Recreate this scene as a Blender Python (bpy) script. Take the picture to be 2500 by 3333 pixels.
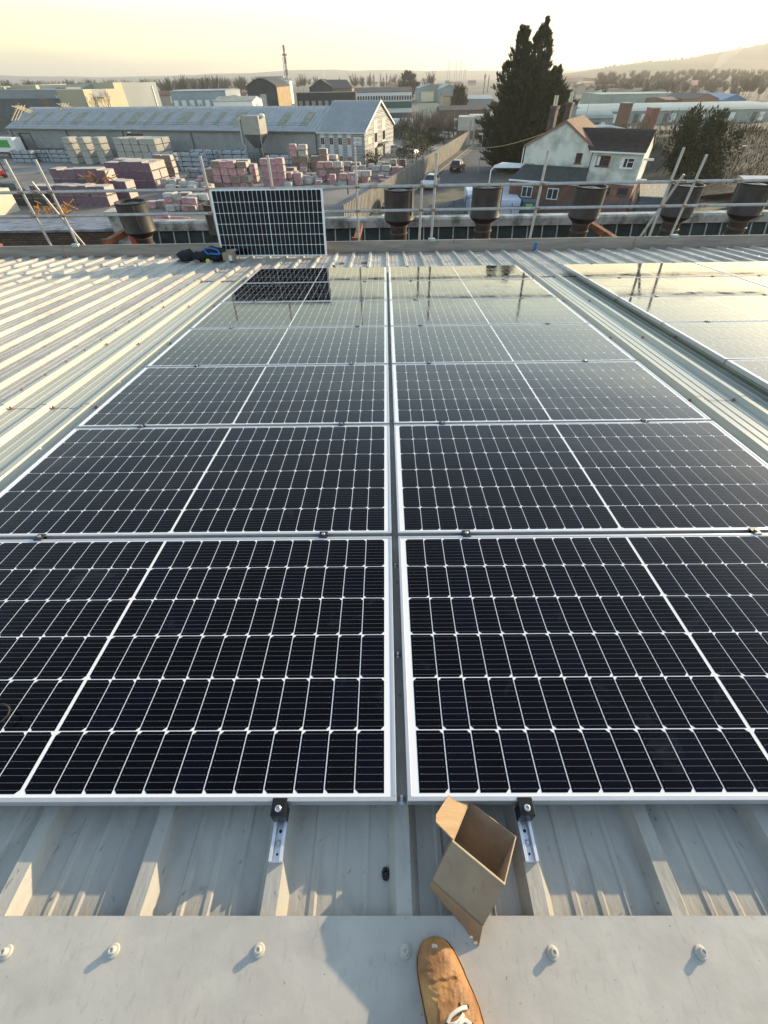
import bpy, math, random
from mathutils import Matrix, Vector, noise
R = math.radians
scene = bpy.context.scene
for o in list(bpy.data.objects): bpy.data.objects.remove(o)

# ---------------------------------------------------------------- camera
F = 1336.78                                   # focal length in photo pixels (2500 x 3333)
SL = R(6.1)                                   # fall of the roof away from the camera
def rx(a): return Matrix.Rotation(a, 3, 'X')
def rz(a): return Matrix.Rotation(a, 3, 'Z')
RW = rx(-SL)
CR = rz(R(.689)) @ rx(R(49.448)) @ rz(R(-.979))
C0 = Vector((-.0316, -.3375, 1.3252))
ZP = 11 - (RW @ C0).z                         # height of the panel plane origin
CW = RW @ C0 + Vector((0, 0, ZP))
CAMR = RW @ CR
cam = bpy.data.cameras.new('camera'); camo = bpy.data.objects.new('camera', cam)
scene.collection.objects.link(camo); scene.camera = camo
camo.matrix_world = Matrix.Translation(CW) @ CAMR.to_4x4()
cam.sensor_fit = 'VERTICAL'; cam.sensor_height = 36; cam.lens = F/3333*36
cam.clip_start = .05; cam.clip_end = 20000
scene.render.resolution_x = 768; scene.render.resolution_y = 1024

# ---------------------------------------------------------------- sky, sun, exposure
AZ = R(56); EL = R(14.5)
w = bpy.data.worlds.new('World'); scene.world = w; w.use_nodes = True
wn = w.node_tree.nodes; wl = w.node_tree.links
bg = wn['Background']
sky = wn.new('ShaderNodeTexSky'); sky.sky_type = 'NISHITA'; sky.sun_disc = False
sky.sun_elevation = EL; sky.sun_rotation = AZ
sky.air_density = 1.45; sky.dust_density = .55; sky.ozone_density = 2.7; sky.altitude = 50
# thin streaks of cirrus
tc = wn.new('ShaderNodeTexCoord'); mp = wn.new('ShaderNodeMapping')
mp.inputs['Scale'].default_value = (1.2, 2.0, 16); mp.inputs['Rotation'].default_value = (R(4), R(-7), R(20))
ns = wn.new('ShaderNodeTexNoise'); ns.inputs['Scale'].default_value = 1.6; ns.inputs['Detail'].default_value = 5
cr = wn.new('ShaderNodeValToRGB'); cr.color_ramp.elements[0].position = .46; cr.color_ramp.elements[1].position = .74
mx = wn.new('ShaderNodeMix'); mx.data_type = 'RGBA'; mx.blend_type = 'MULTIPLY'
mx.inputs[7].default_value = (1.45, 1.36, 1.22, 1)
wl.new(tc.outputs['Generated'], mp.inputs[0]); wl.new(mp.outputs[0], ns.inputs['Vector'])
wl.new(ns.outputs['Fac'], cr.inputs[0]); wl.new(cr.outputs[0], mx.inputs[0])
hs_ = wn.new('ShaderNodeHueSaturation'); hs_.inputs['Saturation'].default_value = .80
wl.new(sky.outputs[0], hs_.inputs['Color']); wl.new(hs_.outputs[0], mx.inputs[6]); wl.new(mx.outputs[2], bg.inputs['Color'])
bg.inputs['Strength'].default_value = .15
sun = bpy.data.lights.new('sun', 'SUN'); suno = bpy.data.objects.new('sun', sun); scene.collection.objects.link(suno)
sun.energy = 3.3; sun.angle = R(.6); sun.color = (1, .77, .48)
sd = Vector((math.sin(AZ)*math.cos(EL), math.cos(AZ)*math.cos(EL), math.sin(EL)))
suno.rotation_euler = (-sd).to_track_quat('-Z', 'Y').to_euler()
vs = scene.view_settings; vs.view_transform = 'Standard'; vs.look = 'None'; vs.gamma = 1; vs.exposure = 1.15

# ---------------------------------------------------------------- helpers
COL = scene.collection
def ray(px, py):                               # survey: photo position (1659 wide) -> direction
    px, py = px*2500/1659, py*2500/1659
    d = CAMR @ Vector(((px-1250)/F, -(py-1666.5)/F, -1)); return d
def at(px, py, Y):
    d = ray(px, py); return CW + d*((Y-CW.y)/d.y)
def gnd(px, py, z=-2.0):
    d = ray(px, py); return CW + d*((z-CW.z)/d.z)
ROOF = Matrix.Translation((0, 0, ZP)) @ Matrix.Rotation(-SL, 4, 'X')

MATS = {}
def mat(name, col, rough=.8, metal=0, var=.15, scale=3.0, bump=0, col2=None, spec=.5, stretch=None, detail=4, edge=(.35, .65), emit=0, bscale=None):
    if name in MATS: return MATS[name]
    m = bpy.data.materials.new(name); m.use_nodes = True; n = m.node_tree.nodes; l = m.node_tree.links
    b = n['Principled BSDF']; b.inputs['Roughness'].default_value = rough; b.inputs['Metallic'].default_value = metal
    b.inputs['Specular IOR Level'].default_value = spec
    if col2 is None: col2 = tuple(c*(1-var*1.6) for c in col)
    hi = tuple(min(1, c*(1+var*.4)) for c in col)
    t = n.new('ShaderNodeTexCoord'); mpn = n.new('ShaderNodeMapping'); mpn.inputs['Scale'].default_value = stretch or (1, 1, 1)
    no = n.new('ShaderNodeTexNoise'); no.inputs['Scale'].default_value = scale; no.inputs['Detail'].default_value = detail; no.inputs['Roughness'].default_value = .62
    r = n.new('ShaderNodeValToRGB'); r.color_ramp.elements[0].position = edge[0]; r.color_ramp.elements[1].position = edge[1]
    r.color_ramp.elements[0].color = (*col2, 1); r.color_ramp.elements[1].color = (*hi, 1)
    l.new(t.outputs['Object'], mpn.inputs[0]); l.new(mpn.outputs[0], no.inputs['Vector']); l.new(no.outputs['Fac'], r.inputs[0]); l.new(r.outputs[0], b.inputs['Base Color'])
    if bump:
        nb = n.new('ShaderNodeTexNoise'); nb.inputs['Scale'].default_value = bscale or scale*4; nb.inputs['Detail'].default_value = 3
        l.new(mpn.outputs[0], nb.inputs['Vector'])
        bu = n.new('ShaderNodeBump'); bu.inputs['Strength'].default_value = bump; bu.inputs['Distance'].default_value = .02
        l.new(nb.outputs['Fac'], bu.inputs['Height']); l.new(bu.outputs[0], b.inputs['Normal'])
    if emit:
        b.inputs['Emission Color'].default_value = (*col, 1); b.inputs['Emission Strength'].default_value = emit
    MATS[name] = m; return m

def specks(m, scale, lo, hi, dark, stretch=(1, 1, 1), det=3):
    n = m.node_tree.nodes; l = m.node_tree.links; b = n['Principled BSDF']; src = b.inputs['Base Color'].links[0].from_socket
    t = n.new('ShaderNodeTexCoord'); mp_ = n.new('ShaderNodeMapping'); mp_.inputs['Scale'].default_value = stretch
    a = n.new('ShaderNodeTexNoise'); a.inputs['Scale'].default_value = scale; a.inputs['Detail'].default_value = det; a.inputs['Distortion'].default_value = .6
    r = n.new('ShaderNodeValToRGB'); r.color_ramp.elements[0].position = lo; r.color_ramp.elements[1].position = hi
    r.color_ramp.elements[0].color = (1, 1, 1, 1); r.color_ramp.elements[1].color = (*dark, 1)
    x = n.new('ShaderNodeMix'); x.data_type = 'RGBA'; x.blend_type = 'MULTIPLY'; x.inputs[0].default_value = 1
    l.new(t.outputs['Object'], mp_.inputs[0]); l.new(mp_.outputs[0], a.inputs['Vector']); l.new(a.outputs['Fac'], r.inputs[0])
    l.new(src, x.inputs[6]); l.new(r.outputs[0], x.inputs[7]); l.new(x.outputs[2], b.inputs['Base Color'])

class MB:
    def __init__(s): s.v = []; s.f = []; s.m = []; s.cur = 0
    def face(s, pts, m=None):
        i = len(s.v); s.v += [tuple(p) for p in pts]; s.f.append(tuple(range(i, i+len(pts)))); s.m.append(s.cur if m is None else m)
    def hexa(s, P, m=None):                    # 8 points: bottom 4 ccw, top 4 ccw
        i = len(s.v); s.v += [tuple(p) for p in P]
        for q in ((3, 2, 1, 0), (4, 5, 6, 7), (0, 1, 5, 4), (1, 2, 6, 5), (2, 3, 7, 6), (3, 0, 4, 7)):
            s.f.append(tuple(i+k for k in q)); s.m.append(s.cur if m is None else m)
    def box(s, x0, x1, y0, y1, z0, z1, M=None, m=None):
        P = [Vector(p) for p in ((x0, y0, z0), (x1, y0, z0), (x1, y1, z0), (x0, y1, z0), (x0, y0, z1), (x1, y0, z1), (x1, y1, z1), (x0, y1, z1))]
        if M is not None: P = [M @ p for p in P]
        s.hexa(P, m)
    def prism(s, poly, d, M=None, m=None):      # poly = list of 3d points, extruded by d
        d = Vector(d); a = [Vector(p) for p in poly]; b = [p+d for p in a]
        if M is not None: a = [M @ p for p in a]; b = [M @ p for p in b]
        n = len(a); i = len(s.v); s.v += [tuple(p) for p in a+b]; mm = s.cur if m is None else m
        s.f.append(tuple(range(i+n-1, i-1, -1))); s.m.append(mm); s.f.append(tuple(range(i+n, i+2*n))); s.m.append(mm)
        for k in range(n): s.f.append((i+k, i+(k+1) % n, i+n+(k+1) % n, i+n+k)); s.m.append(mm)
    def tube(s, p0, p1, r0, r1=None, n=8, cap=True, m=None):
        if r1 is None: r1 = r0
        p0 = Vector(p0); p1 = Vector(p1); d = (p1-p0)
        if d.length < 1e-6: return
        q = d.to_track_quat('Z', 'Y'); i = len(s.v); mm = s.cur if m is None else m
        for p, r in ((p0, r0), (p1, r1)):
            for k in range(n):
                a = 2*math.pi*k/n; s.v.append(tuple(p + q @ Vector((math.cos(a)*r, math.sin(a)*r, 0))))
        for k in range(n): s.f.append((i+k, i+(k+1) % n, i+n+(k+1) % n, i+n+k)); s.m.append(mm)
        if cap: s.f.append(tuple(range(i+n-1, i-1, -1))); s.m.append(mm); s.f.append(tuple(range(i+n, i+2*n))); s.m.append(mm)
    def lathe(s, prof, n=16, c=(0, 0, 0), m=None, rot=None):
        i = len(s.v); mm = s.cur if m is None else m; c = Vector(c)
        for r, z in prof:
            for k in range(n):
                a = 2*math.pi*k/n; p = Vector((math.cos(a)*r, math.sin(a)*r, z))
                if rot is not None: p = rot @ p
                s.v.append(tuple(c+p))
        for j in range(len(prof)-1):
            for k in range(n): s.f.append((i+j*n+k, i+j*n+(k+1) % n, i+(j+1)*n+(k+1) % n, i+(j+1)*n+k)); s.m.append(mm)
        s.f.append(tuple(i+(len(prof)-1)*n+k for k in range(n))); s.m.append(mm)
        s.f.append(tuple(i+n-1-k for k in range(n))); s.m.append(mm)
    def path(s, pts, r, n=6, m=None):
        for a, b in zip(pts[:-1], pts[1:]): s.tube(a, b, r, r, n, True, m)
    def build(s, name, mats, parent=None, M=None, smooth=False, bevel=0, seg=2):
        me = bpy.data.meshes.new(name); me.from_pydata(s.v, [], s.f)
        if not isinstance(mats, (list, tuple)): mats = [mats]
        for k in mats: me.materials.append(k)
        if any(s.m): me.polygons.foreach_set('material_index', s.m)
        if smooth: me.polygons.foreach_set('use_smooth', [True]*len(s.f))
        me.update(); o = bpy.data.objects.new(name, me); COL.objects.link(o)
        if smooth: me.set_sharp_from_angle(angle=R(32))
        if parent is not None: o.parent = parent
        if M is not None: o.matrix_local = M
        if bevel:
            bv = o.modifiers.new('bevel', 'BEVEL'); bv.width = bevel; bv.segments = seg; bv.limit_method = 'ANGLE'; bv.angle_limit = R(40)
        return o
def tag(o, label=None, cat=None, group=None, kind=None):
    if label: o['label'] = label
    if cat: o['category'] = cat
    if group: o['group'] = group
    if kind: o['kind'] = kind
    return o
def thing(name, label, cat, loc=(0, 0, 0), rot=0, group=None, M=None):
    o = bpy.data.objects.new(name, None); COL.objects.link(o); o.empty_display_size = .2
    o.matrix_world = M if M is not None else Matrix.Translation(loc) @ Matrix.Rotation(rot, 4, 'Z')
    return tag(o, label, cat, group)
def kids(o): return [c for c in bpy.data.objects if c.parent == o]
KIDS = {}
def copy_tree(o, M, label=None, group=None):
    if o.name not in KIDS: KIDS[o.name] = [(c, kids(c)) for c in kids(o)]
    r = o.copy(); COL.objects.link(r); r.matrix_world = M
    if label: r['label'] = label
    if group: r['group'] = group
    for ch, gs in KIDS[o.name]:
        c = ch.copy(); COL.objects.link(c); c.parent = r
        for g in gs:
            d = g.copy(); COL.objects.link(d); d.parent = c
    return r
def T(x, y, z, a=0): return Matrix.Translation((x, y, z)) @ Matrix.Rotation(a, 4, 'Z')
ORD = ['first', 'second', 'third', 'fourth', 'fifth', 'sixth', 'seventh', 'eighth', 'ninth', 'tenth', 'eleventh', 'twelfth', 'thirteenth', 'fourteenth', 'fifteenth', 'sixteenth', 'seventeenth', 'eighteenth']

# ---------------------------------------------------------------- materials
M_roof = mat('roof_sheet_steel', (.45, .43, .37), .50, .05, .12, 2.2, .12, col2=(.33, .32, .29), stretch=(1, .35, 1), detail=8, bscale=60)
M_roofcap = mat('ridge_cap_steel', (.46, .44, .39), .5, .05, .1, 5, .05, col2=(.39, .375, .34), detail=9, edge=(.3, .7), bscale=25)
specks(M_roof, 55, .66, .74, (.45, .45, .46), (1, .6, 1), 5); specks(M_roof, 9, .52, .72, (.72, .72, .72), (1, .5, 1), 6)
specks(M_roofcap, 60, .58, .80, (.80, .79, .78), (1.8, .5, 1), 6); specks(M_roofcap, 150, .72, .75, (.45, .44, .43), (1, 1, 1), 2); specks(M_roofcap, 9, .48, .72, (.88, .875, .87), (.7, 1.5, 1), 9)
M_grp = mat('translucent_rooflight', (.44, .43, .34), .32, 0, .06, 1.5, .05, col2=(.36, .37, .32), stretch=(3, .25, 1))
M_alu = mat('anodised_aluminium', (.54, .55, .57), .32, .55, .03, 20)
M_dalu = mat('frame_side_aluminium', (.52, .53, .55), .4, .6, .03, 20)
M_black = mat('black_anodised', (.015, .015, .016), .35, .3, .1, 10)
M_galv = mat('galvanised_tube', (.40, .405, .40), .45, .35, .18, 9, .1, col2=(.33, .33, .32), stretch=(1, 1, 1))
M_steel = mat('zinc_steel', (.6, .6, .6), .3, .8, .05, 20)
M_board = mat('weathered_scaffold_board', (.33, .29, .24), .85, 0, .2, 2.2, .3, col2=(.22, .205, .185), stretch=(.7, 6, 6), detail=8)
M_rust = mat('rusted_steel', (.30, .12, .05), .85, 0, .3, 5, .2, col2=(.13, .055, .03))
M_card = mat('brown_cardboard', (.33, .25, .165), .85, 0, .08, 14, .15, col2=(.27, .20, .13), detail=8)
M_cardin = mat('cardboard_inside', (.33, .20, .11), .85, 0, .08, 12, .15)
M_white = mat('white_paint', (.75, .75, .72), .6, 0, .08, 4)
M_cream = mat('cream_cladding', (.62, .57, .42), .6, 0, .08, .4)
M_grey = mat('grey_cladding', (.27, .30, .32), .55, .1, .1, .3)
M_dgrey = mat('dark_grey_cladding', (.10, .11, .12), .7, 0, .15, .4)
M_bsheet = mat('fibre_cement_roof', (.33, .36, .38), .75, 0, .12, .5, 0, col2=(.24, .265, .28), stretch=(1, .5, 1), detail=7)
M_brick = mat('red_brick', (.25, .10, .06), .85, 0, .3, 6, .2, col2=(.13, .06, .045), detail=8)
M_glass = mat('dark_window_glass', (.03, .035, .045), .12, 0, .1, 2)
M_tyre = mat('rubber', (.02, .02, .02), .8)
M_tarmac = mat('tarmac', (.085, .082, .08), .85, 0, .25, .35, .2, col2=(.05, .05, .05), detail=9)
M_conc = mat('weathered_concrete', (.36, .36, .33), .85, 0, .3, 1.6, .2, col2=(.12, .13, .11), detail=9, edge=(.38, .56))

# striped (profiled) cladding: ridges shown through bump only
def ribbed(name, col, axis='X', freq=12, rough=.6, strength=.6, metal=0, dark=.75, var=.1):
    if name in MATS: return MATS[name]
    m = mat(name, col, rough, metal, var, .6)
    n = m.node_tree.nodes; l = m.node_tree.links; b = n['Principled BSDF']
    t = n.new('ShaderNodeTexCoord'); wv = n.new('ShaderNodeTexWave'); wv.bands_direction = axis; wv.inputs['Scale'].default_value = freq; wv.inputs['Distortion'].default_value = 0
    bu = n.new('ShaderNodeBump'); bu.inputs['Strength'].default_value = strength; bu.inputs['Distance'].default_value = .06
    l.new(t.outputs['Object'], wv.inputs['Vector']); l.new(wv.outputs['Fac'], bu.inputs['Height']); l.new(bu.outputs[0], b.inputs['Normal'])
    return m

# ================================================================ our own roof
PITCH = 1/3
HT, HP = -.070, -.106                          # rib crown / pan level under the panel plane
def profile(x0, x1, lift=0.0):
    pts = []; k0 = math.floor(x0/PITCH)-1; k1 = math.ceil(x1/PITCH)+1
    for k in range(k0, k1+1):
        c = k*PITCH
        seq = [(-.040, 0), (-.019, 1), (.019, 1), (.040, 0)]
        for dx, u in seq: pts.append((c+dx, (HT if u else HP)+lift))
        for q in (.30, .5, .70):
            e = c+PITCH*q
            pts += [(e-.012, HP+lift), (e-.006, HP+.004+lift), (e+.006, HP+.004+lift), (e+.012, HP+lift)]
    return [p for p in pts if x0-1e-4 <= p[0] <= x1+1e-4]
wh = thing('warehouse', 'profiled grey metal warehouse roof under the solar panels, with rooflight strips and ridge cap', 'building', M=ROOF)
def sheet(name, x0, x1, v0, v1, lift, m, par, nv=1):
    mb = MB(); P = profile(x0, x1, lift); n = len(P)
    for j in range(nv+1):
        v = v0+(v1-v0)*j/nv
        for x, z in P: mb.v.append((x, v, z))
    for j in range(nv):
        for k in range(n-1): mb.f.append((j*n+k, j*n+k+1, (j+1)*n+k+1, (j+1)*n+k)); mb.m.append(0)
    return mb.build(name, m, par)
sheet('roof_sheet', -15.04, 15.04, -.30, 9.42, 0, M_roof, wh)
for xa in (-3.0, 2.0):
    for a, b, k in ((.15, 2.64, 1), (2.60, 5.54, 2), (5.50, 6.98, 1)):
        s_ = sheet('rooflight', xa-.045, xa+1.045, a, b, .004+(.0025 if k == 2 else 0), M_grp, wh)
        s_['label'] = 'pale translucent rooflight sheet'
# end-lap ledge of the sheets above the rooflights
mb = MB(); mb.cur = 0
for xa in (-3.0, 2.0): mb.box(xa-.05, xa+1.05, 6.975, 7.0, HP+.002, HP+.012)
mb.build('lap_seal', M_dgrey, wh)
# fold of the ridge cap
mb = MB()
P = [(-.218, -.0665), (-.218, -.0600), (-.52, -.0585), (-.95, -.105), (-.95, -.112), (-.52, -.0655)]
mb.prism([(-15, a, b) for a, b in P], (30, 0, 0)); mb.build('ridge_cap', M_roofcap, wh)
# far slope behind the ridge and the walls underneath
mb = MB(); mb.box(-15.02, 15.02, -8, -.93, HP-.3, HP-.05); mb.build('roof_slope', M_roof, wh)
mb = MB(); mb.box(-15, 15, -8, 9.36, -9.2, HP-.02)
mb.build('wall', M_brick, wh, M=Matrix.Identity(4))
# filler under cap (closes the ribs)
# screws
def screw_bm(mb, x, y, z, r=.011, h=.009, hr=.0055):
    mb.lathe([(r, 0), (r, .002), (r*.8, .0035), (hr, .0045), (hr, h), (hr*.6, h+.001)], 10, (x, y, z))
M_cap = mat('plastic_screw_cap', (.46, .445, .39), .5, 0, .05, 20)
M_redcap = mat('red_screw_cap', (.35, .10, .06), .6, 0, .1, 20)
for k in (-5, -4.7, -3.74, -2.735, -2, -1, 0, 1, 2, 3, 4, 5, 6):
    mb = MB()
    mb.lathe([(.0128, 0), (.0132, .0015), (.0130, .0035), (.0118, .0055), (.0108, .0060), (.0080, .0062), (.0078, .0065), (.0074, .0165), (.0062, .0185), (.0058, .0186), (.0040, .0186), (.0034, .0160), (.0022, .0160)], 24)
    mb.build('ridge_bolt', M_cap, wh, M=Matrix.Translation((k*.3375-.001, -.277+.002*math.sin(k*5), -.0600)) @ Matrix.Rotation(R(5*math.sin(k*3)), 4, 'Y'), smooth=True)
for v in (.021, .475, .918, 1.372, 1.838, 2.288, 2.728, 3.2, 3.64, 4.1, 4.55, 5.0, 5.45, 5.9, 6.35, 6.8, 7.25):
    mb = MB(); mb.lathe([(.0125, 0), (.0125, .002), (.009, .0035), (.0058, .0045), (.0058, .009), (.004, .010)], 14)
    mb.build('seam_screw', M_steel, wh, M=Matrix.Translation((.001, v, HT)), smooth=True)
VP = (2.60, 4.05, 5.50, 6.95)
mb = MB(); redo = []
for xa in (-3.0, 2.0):
    for v in VP:
        for k in range(3):
            redo += [(xa+k*PITCH+.055, v), (xa+(k+1)*PITCH-.055, v)]
n_red = 0
for i, (x, v) in enumerate(redo):
    if -2.14 < x < 2.14: continue
    mbb = MB(); screw_bm(mbb, 0, 0, 0, .013, .016, .0075); mbb.build('rooflight_screw', M_redcap, wh, M=Matrix.Translation((x, v, HP+.007)))
for xe in (-3.0,):
    v = 1.0
    while v < 7:
        mbb = MB(); screw_bm(mbb, 0, 0, 0, .012, .014, .007); mbb.build('rooflight_screw', M_redcap, wh, M=Matrix.Translation((xe-.015, v, HT+.004))); v += .31
mb = MB()
for k in range(-36, 37):
    for v in (1.15,)+VP+(8.4, 9.2):
        x = k*PITCH+.075
        if -3 < x < -2 or 2 < x < 3 and v < 7: continue
        if -2.1 < x < 2.1 and v < 7.4: continue
        if 2.9 < x and v < 7.4: continue
        screw_bm(mb, x, v, HP, .012, .012, .007)
    v = .6
    while v < 9.3 and (k+1) % 3 == 0:
        if k*PITCH < -3.1 or (k*PITCH > 2.1 and v > 7.45): screw_bm(mb, k*PITCH+.0, v, HT, .011, .009, .006)
        v += .45
so = mb.build('sheet_screw', M_steel, wh); so['kind'] = 'stuff'

# ================================================================ solar panels
PW, PH, GAP, SEAM = 2.094, 1.038, .0226, .0305
def cell_mat(name, col, rough):
    m = bpy.data.materials.new(name); m.use_nodes = True; n = m.node_tree.nodes; l = m.node_tree.links; b = n['Principled BSDF']
    b.inputs['Base Color'].default_value = (*col, 1); b.inputs['IOR'].default_value = 1.40
    t = n.new('ShaderNodeTexCoord'); g = n.new('ShaderNodeNewGeometry')
    no = n.new('ShaderNodeTexNoise'); no.inputs['Scale'].default_value = 5; no.inputs['Detail'].default_value = 6
    oi = n.new('ShaderNodeObjectInfo'); ad = n.new('ShaderNodeVectorMath'); ad.operation = 'ADD'
    sc = n.new('ShaderNodeVectorMath'); sc.operation = 'SCALE'; sc.inputs[3].default_value = 37
    l.new(oi.outputs['Location'], sc.inputs[0]); l.new(t.outputs['Object'], ad.inputs[0]); l.new(sc.outputs[0], ad.inputs[1]); l.new(ad.outputs[0], no.inputs['Vector'])
    mr = n.new('ShaderNodeMapRange'); mr.inputs['From Min'].default_value = .35; mr.inputs['From Max'].default_value = .75; mr.inputs['To Min'].default_value = rough; mr.inputs['To Max'].default_value = rough+.10
    l.new(no.outputs['Fac'], mr.inputs['Value']); l.new(mr.outputs[0], b.inputs['Roughness'])
    # thin dust film, patchy hand marks
    no2 = n.new('ShaderNodeTexNoise'); no2.inputs['Scale'].default_value = 3.1; no2.inputs['Detail'].default_value = 9; no2.inputs['Roughness'].default_value = .7; no2.inputs['Distortion'].default_value = 1.2
    l.new(ad.outputs[0], no2.inputs['Vector'])
    cr = n.new('ShaderNodeValToRGB'); cr.color_ramp.elements[0].position = .60; cr.color_ramp.elements[1].position = .80
    cr.color_ramp.elements[0].color = (0, 0, 0, 1); cr.color_ramp.elements[1].color = (.08, .08, .08, 1)
    l.new(no2.outputs['Fac'], cr.inputs[0])
    mx = n.new('ShaderNodeMix'); mx.data_type = 'RGBA'; mx.inputs[6].default_value = (*col, 1); mx.inputs[7].default_value = (.30, .36, .48, 1)
    l.new(cr.outputs[0], mx.inputs[0]); l.new(mx.outputs[2], b.inputs['Base Color'])
    # slight lens waviness of the glass
    nb = n.new('ShaderNodeTexNoise'); nb.inputs['Scale'].default_value = 2.0; nb.inputs['Detail'].default_value = 1
    l.new(ad.outputs[0], nb.inputs['Vector'])
    bu = n.new('ShaderNodeBump'); bu.inputs['Strength'].default_value = .04; bu.inputs['Distance'].default_value = .02
    l.new(nb.outputs['Fac'], bu.inputs['Height']); l.new(bu.outputs[0], b.inputs['Normal'])
    b.inputs['Specular IOR Level'].default_value = 0; b.inputs['Roughness'].default_value = .6; l.remove(b.inputs['Roughness'].links[0])
    gs = n.new('ShaderNodeBsdfGlossy'); gs.inputs['Color'].default_value = (.95, .92, .89, 1); l.new(mr.outputs[0], gs.inputs['Roughness']); l.new(bu.outputs[0], gs.inputs['Normal'])
    lw_ = n.new('ShaderNodeLayerWeight'); lw_.inputs['Blend'].default_value = .5; l.new(bu.outputs[0], lw_.inputs['Normal'])
    pw = n.new('ShaderNodeMath'); pw.operation = 'POWER'; pw.inputs[1].default_value = 4.3; l.new(lw_.outputs['Facing'], pw.inputs[0])
    ma = n.new('ShaderNodeMath'); ma.operation = 'MULTIPLY_ADD'; ma.inputs[1].default_value = .98; ma.inputs[2].default_value = .009; ma.use_clamp = True; l.new(pw.outputs[0], ma.inputs[0])
    ms = n.new('ShaderNodeMixShader'); l.new(ma.outputs[0], ms.inputs[0]); l.new(b.outputs[0], ms.inputs[1]); l.new(gs.outputs[0], ms.inputs[2]); l.new(ms.outputs[0], n['Material Output'].inputs['Surface'])
    return m
M_cell = cell_mat('silicon_cell_under_glass', (.0016, .0016, .0035), .03)
M_cell2 = cell_mat('silicon_cell_under_glass_bluish', (.0018, .002, .006), .03)
M_back = cell_mat('white_backsheet_under_glass', (.74, .75, .76), .04)
M_bus = cell_mat('busbar_under_glass', (.13, .135, .145), .05)
def panel_mesh(gx=.0032, gy=.0032):
    # origin at the lower left corner of the panel, z=0 is the frame top
    fr = MB(); t = .0115
    # mitred-looking frame: two long bars, two short bars with inner lip
    for a, b, c, d in ((0, PW, 0, t), (0, PW, PH-t, PH)): fr.box(a, b, c, d, -.035, 0)
    for a, b, c, d in ((0, t, t, PH-t), (PW-t, PW, t, PH-t)): fr.box(a, b, c, d, -.035, 0)
    gl = MB(); z = -.0022
    gl.face([(t, t, z), (PW-t, t, z), (PW-t, PH-t, z), (t, PH-t, z)], 0)
    cw, cen = .0842-gx, .0125
    chh = .1670-gy
    W = 24*cw+22*gx+cen; x = (PW-W)/2; my = (PH-6*chh-5*gy)/2; ch = .0105
    zz = z+.0006; zb = z+.0010; rnd = random.Random(4)
    for c in range(24):
        if c == 12: x += cen-gx
        for r in range(6):
            y = my+r*(chh+gy); right = (r % 2 == 1)
            if c < 12: right = not right
            x0, x1, y0, y1 = x, x+cw, y, y+chh
            if right: P = [(x0, y0), (x1-ch, y0), (x1, y0+ch), (x1, y1-ch), (x1-ch, y1), (x0, y1)]
            else: P = [(x0+ch, y0), (x1, y0), (x1, y1), (x0+ch, y1), (x0, y1-ch), (x0, y0+ch)]
            gl.face([(a, b, zz) for a, b in P], 1 if rnd.random() < .8 else 2)
            for k in range(9):
                yb = y0+chh*(k+.5)/9
                gl.face([(x0+.004, yb-.0004, zb), (x1-.004, yb-.0004, zb), (x1-.004, yb+.0004, zb), (x0+.004, yb+.0004, zb)], 3)
                for xx in (x0+.008, x1-.010):
                    gl.face([(xx, yb-.0010, zb+.0002), (xx+.002, yb-.0010, zb+.0002), (xx+.002, yb+.0010, zb+.0002), (xx, yb+.0010, zb+.0002)], 3)
        x += cw+gx
    bk = MB(); bk.box(t+.001, PW-t-.001, t+.001, PH-t-.001, -.0085, -.0045)
    return fr, gl, bk
fr, gl, bk = panel_mesh()
proto = thing('solar_panel', 'x', 'solar panel', M=ROOF)
fo = fr.build('frame', M_alu, proto, bevel=.0012)
go = gl.build('cell_laminate', [M_back, M_cell, M_cell2, M_bus], proto)
bo = bk.build('backsheet', M_white, proto)
jb = MB(); jb.box(PW*.5-.05, PW*.5+.05, PH-.12, PH-.06, -.028, -.0085); jbo = jb.build('junction_box', M_black, proto)
X3 = 2.8628
arr = [('left-hand', 'on the centre left', -SEAM/2-PW, range(1, 8)), ('middle', 'right of the centre seam', SEAM/2, range(1, 8)),
       ('right-hand', 'beyond the rooflight strip on the right', X3, range(3, 8)), ('outermost right', 'at the far right edge', X3+PW+.024, range(6, 8))]
first = True
ROWN = {1: 'nearest', 2: 'second nearest', 3: 'third nearest', 4: 'fourth and central', 5: 'fifth', 6: 'sixth, last but one', 7: 'farthest'}
for nm, wh_, x0, rows in arr:
    for r in rows:
        v = (r-1)*(PH+GAP); M = ROOF @ Matrix.Translation((x0, v, 0))
        extra = {('left-hand', 7): ', reflecting the upright panel', ('middle', 2): ', with pale smear', ('middle', 1): ', by the cardboard box'}.get((nm, r), '')
        lab = f'{ROWN[r]} row solar panel of the {nm} column{extra}'
        if first: proto.matrix_world = M; proto['label'] = lab; proto['group'] = 'solar panels laid flat on the roof'; first = False
        else: copy_tree(proto, M, lab, 'solar panels laid flat on the roof')
# the panel standing on its long edge against the guard rail
Ms = ROOF @ Matrix.Translation((-3.26, 9.10, HT)) @ Matrix.Rotation(R(-3.0), 4, 'Z') @ Matrix.Rotation(R(90+6.1-13), 4, 'X')
sp = copy_tree(proto, Ms, 'upright solar panel leaning against the scaffold guard rail'); 
if 'group' in sp: del sp['group']
_f, g2_, _b = panel_mesh(.0060, .0058)
for c in kids(sp):
    if c.name.startswith('cell_laminate'):
        o_ = g2_.build('cell_laminate', [M_back, M_cell, M_cell2, M_bus], sp); bpy.data.objects.remove(c)

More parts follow.
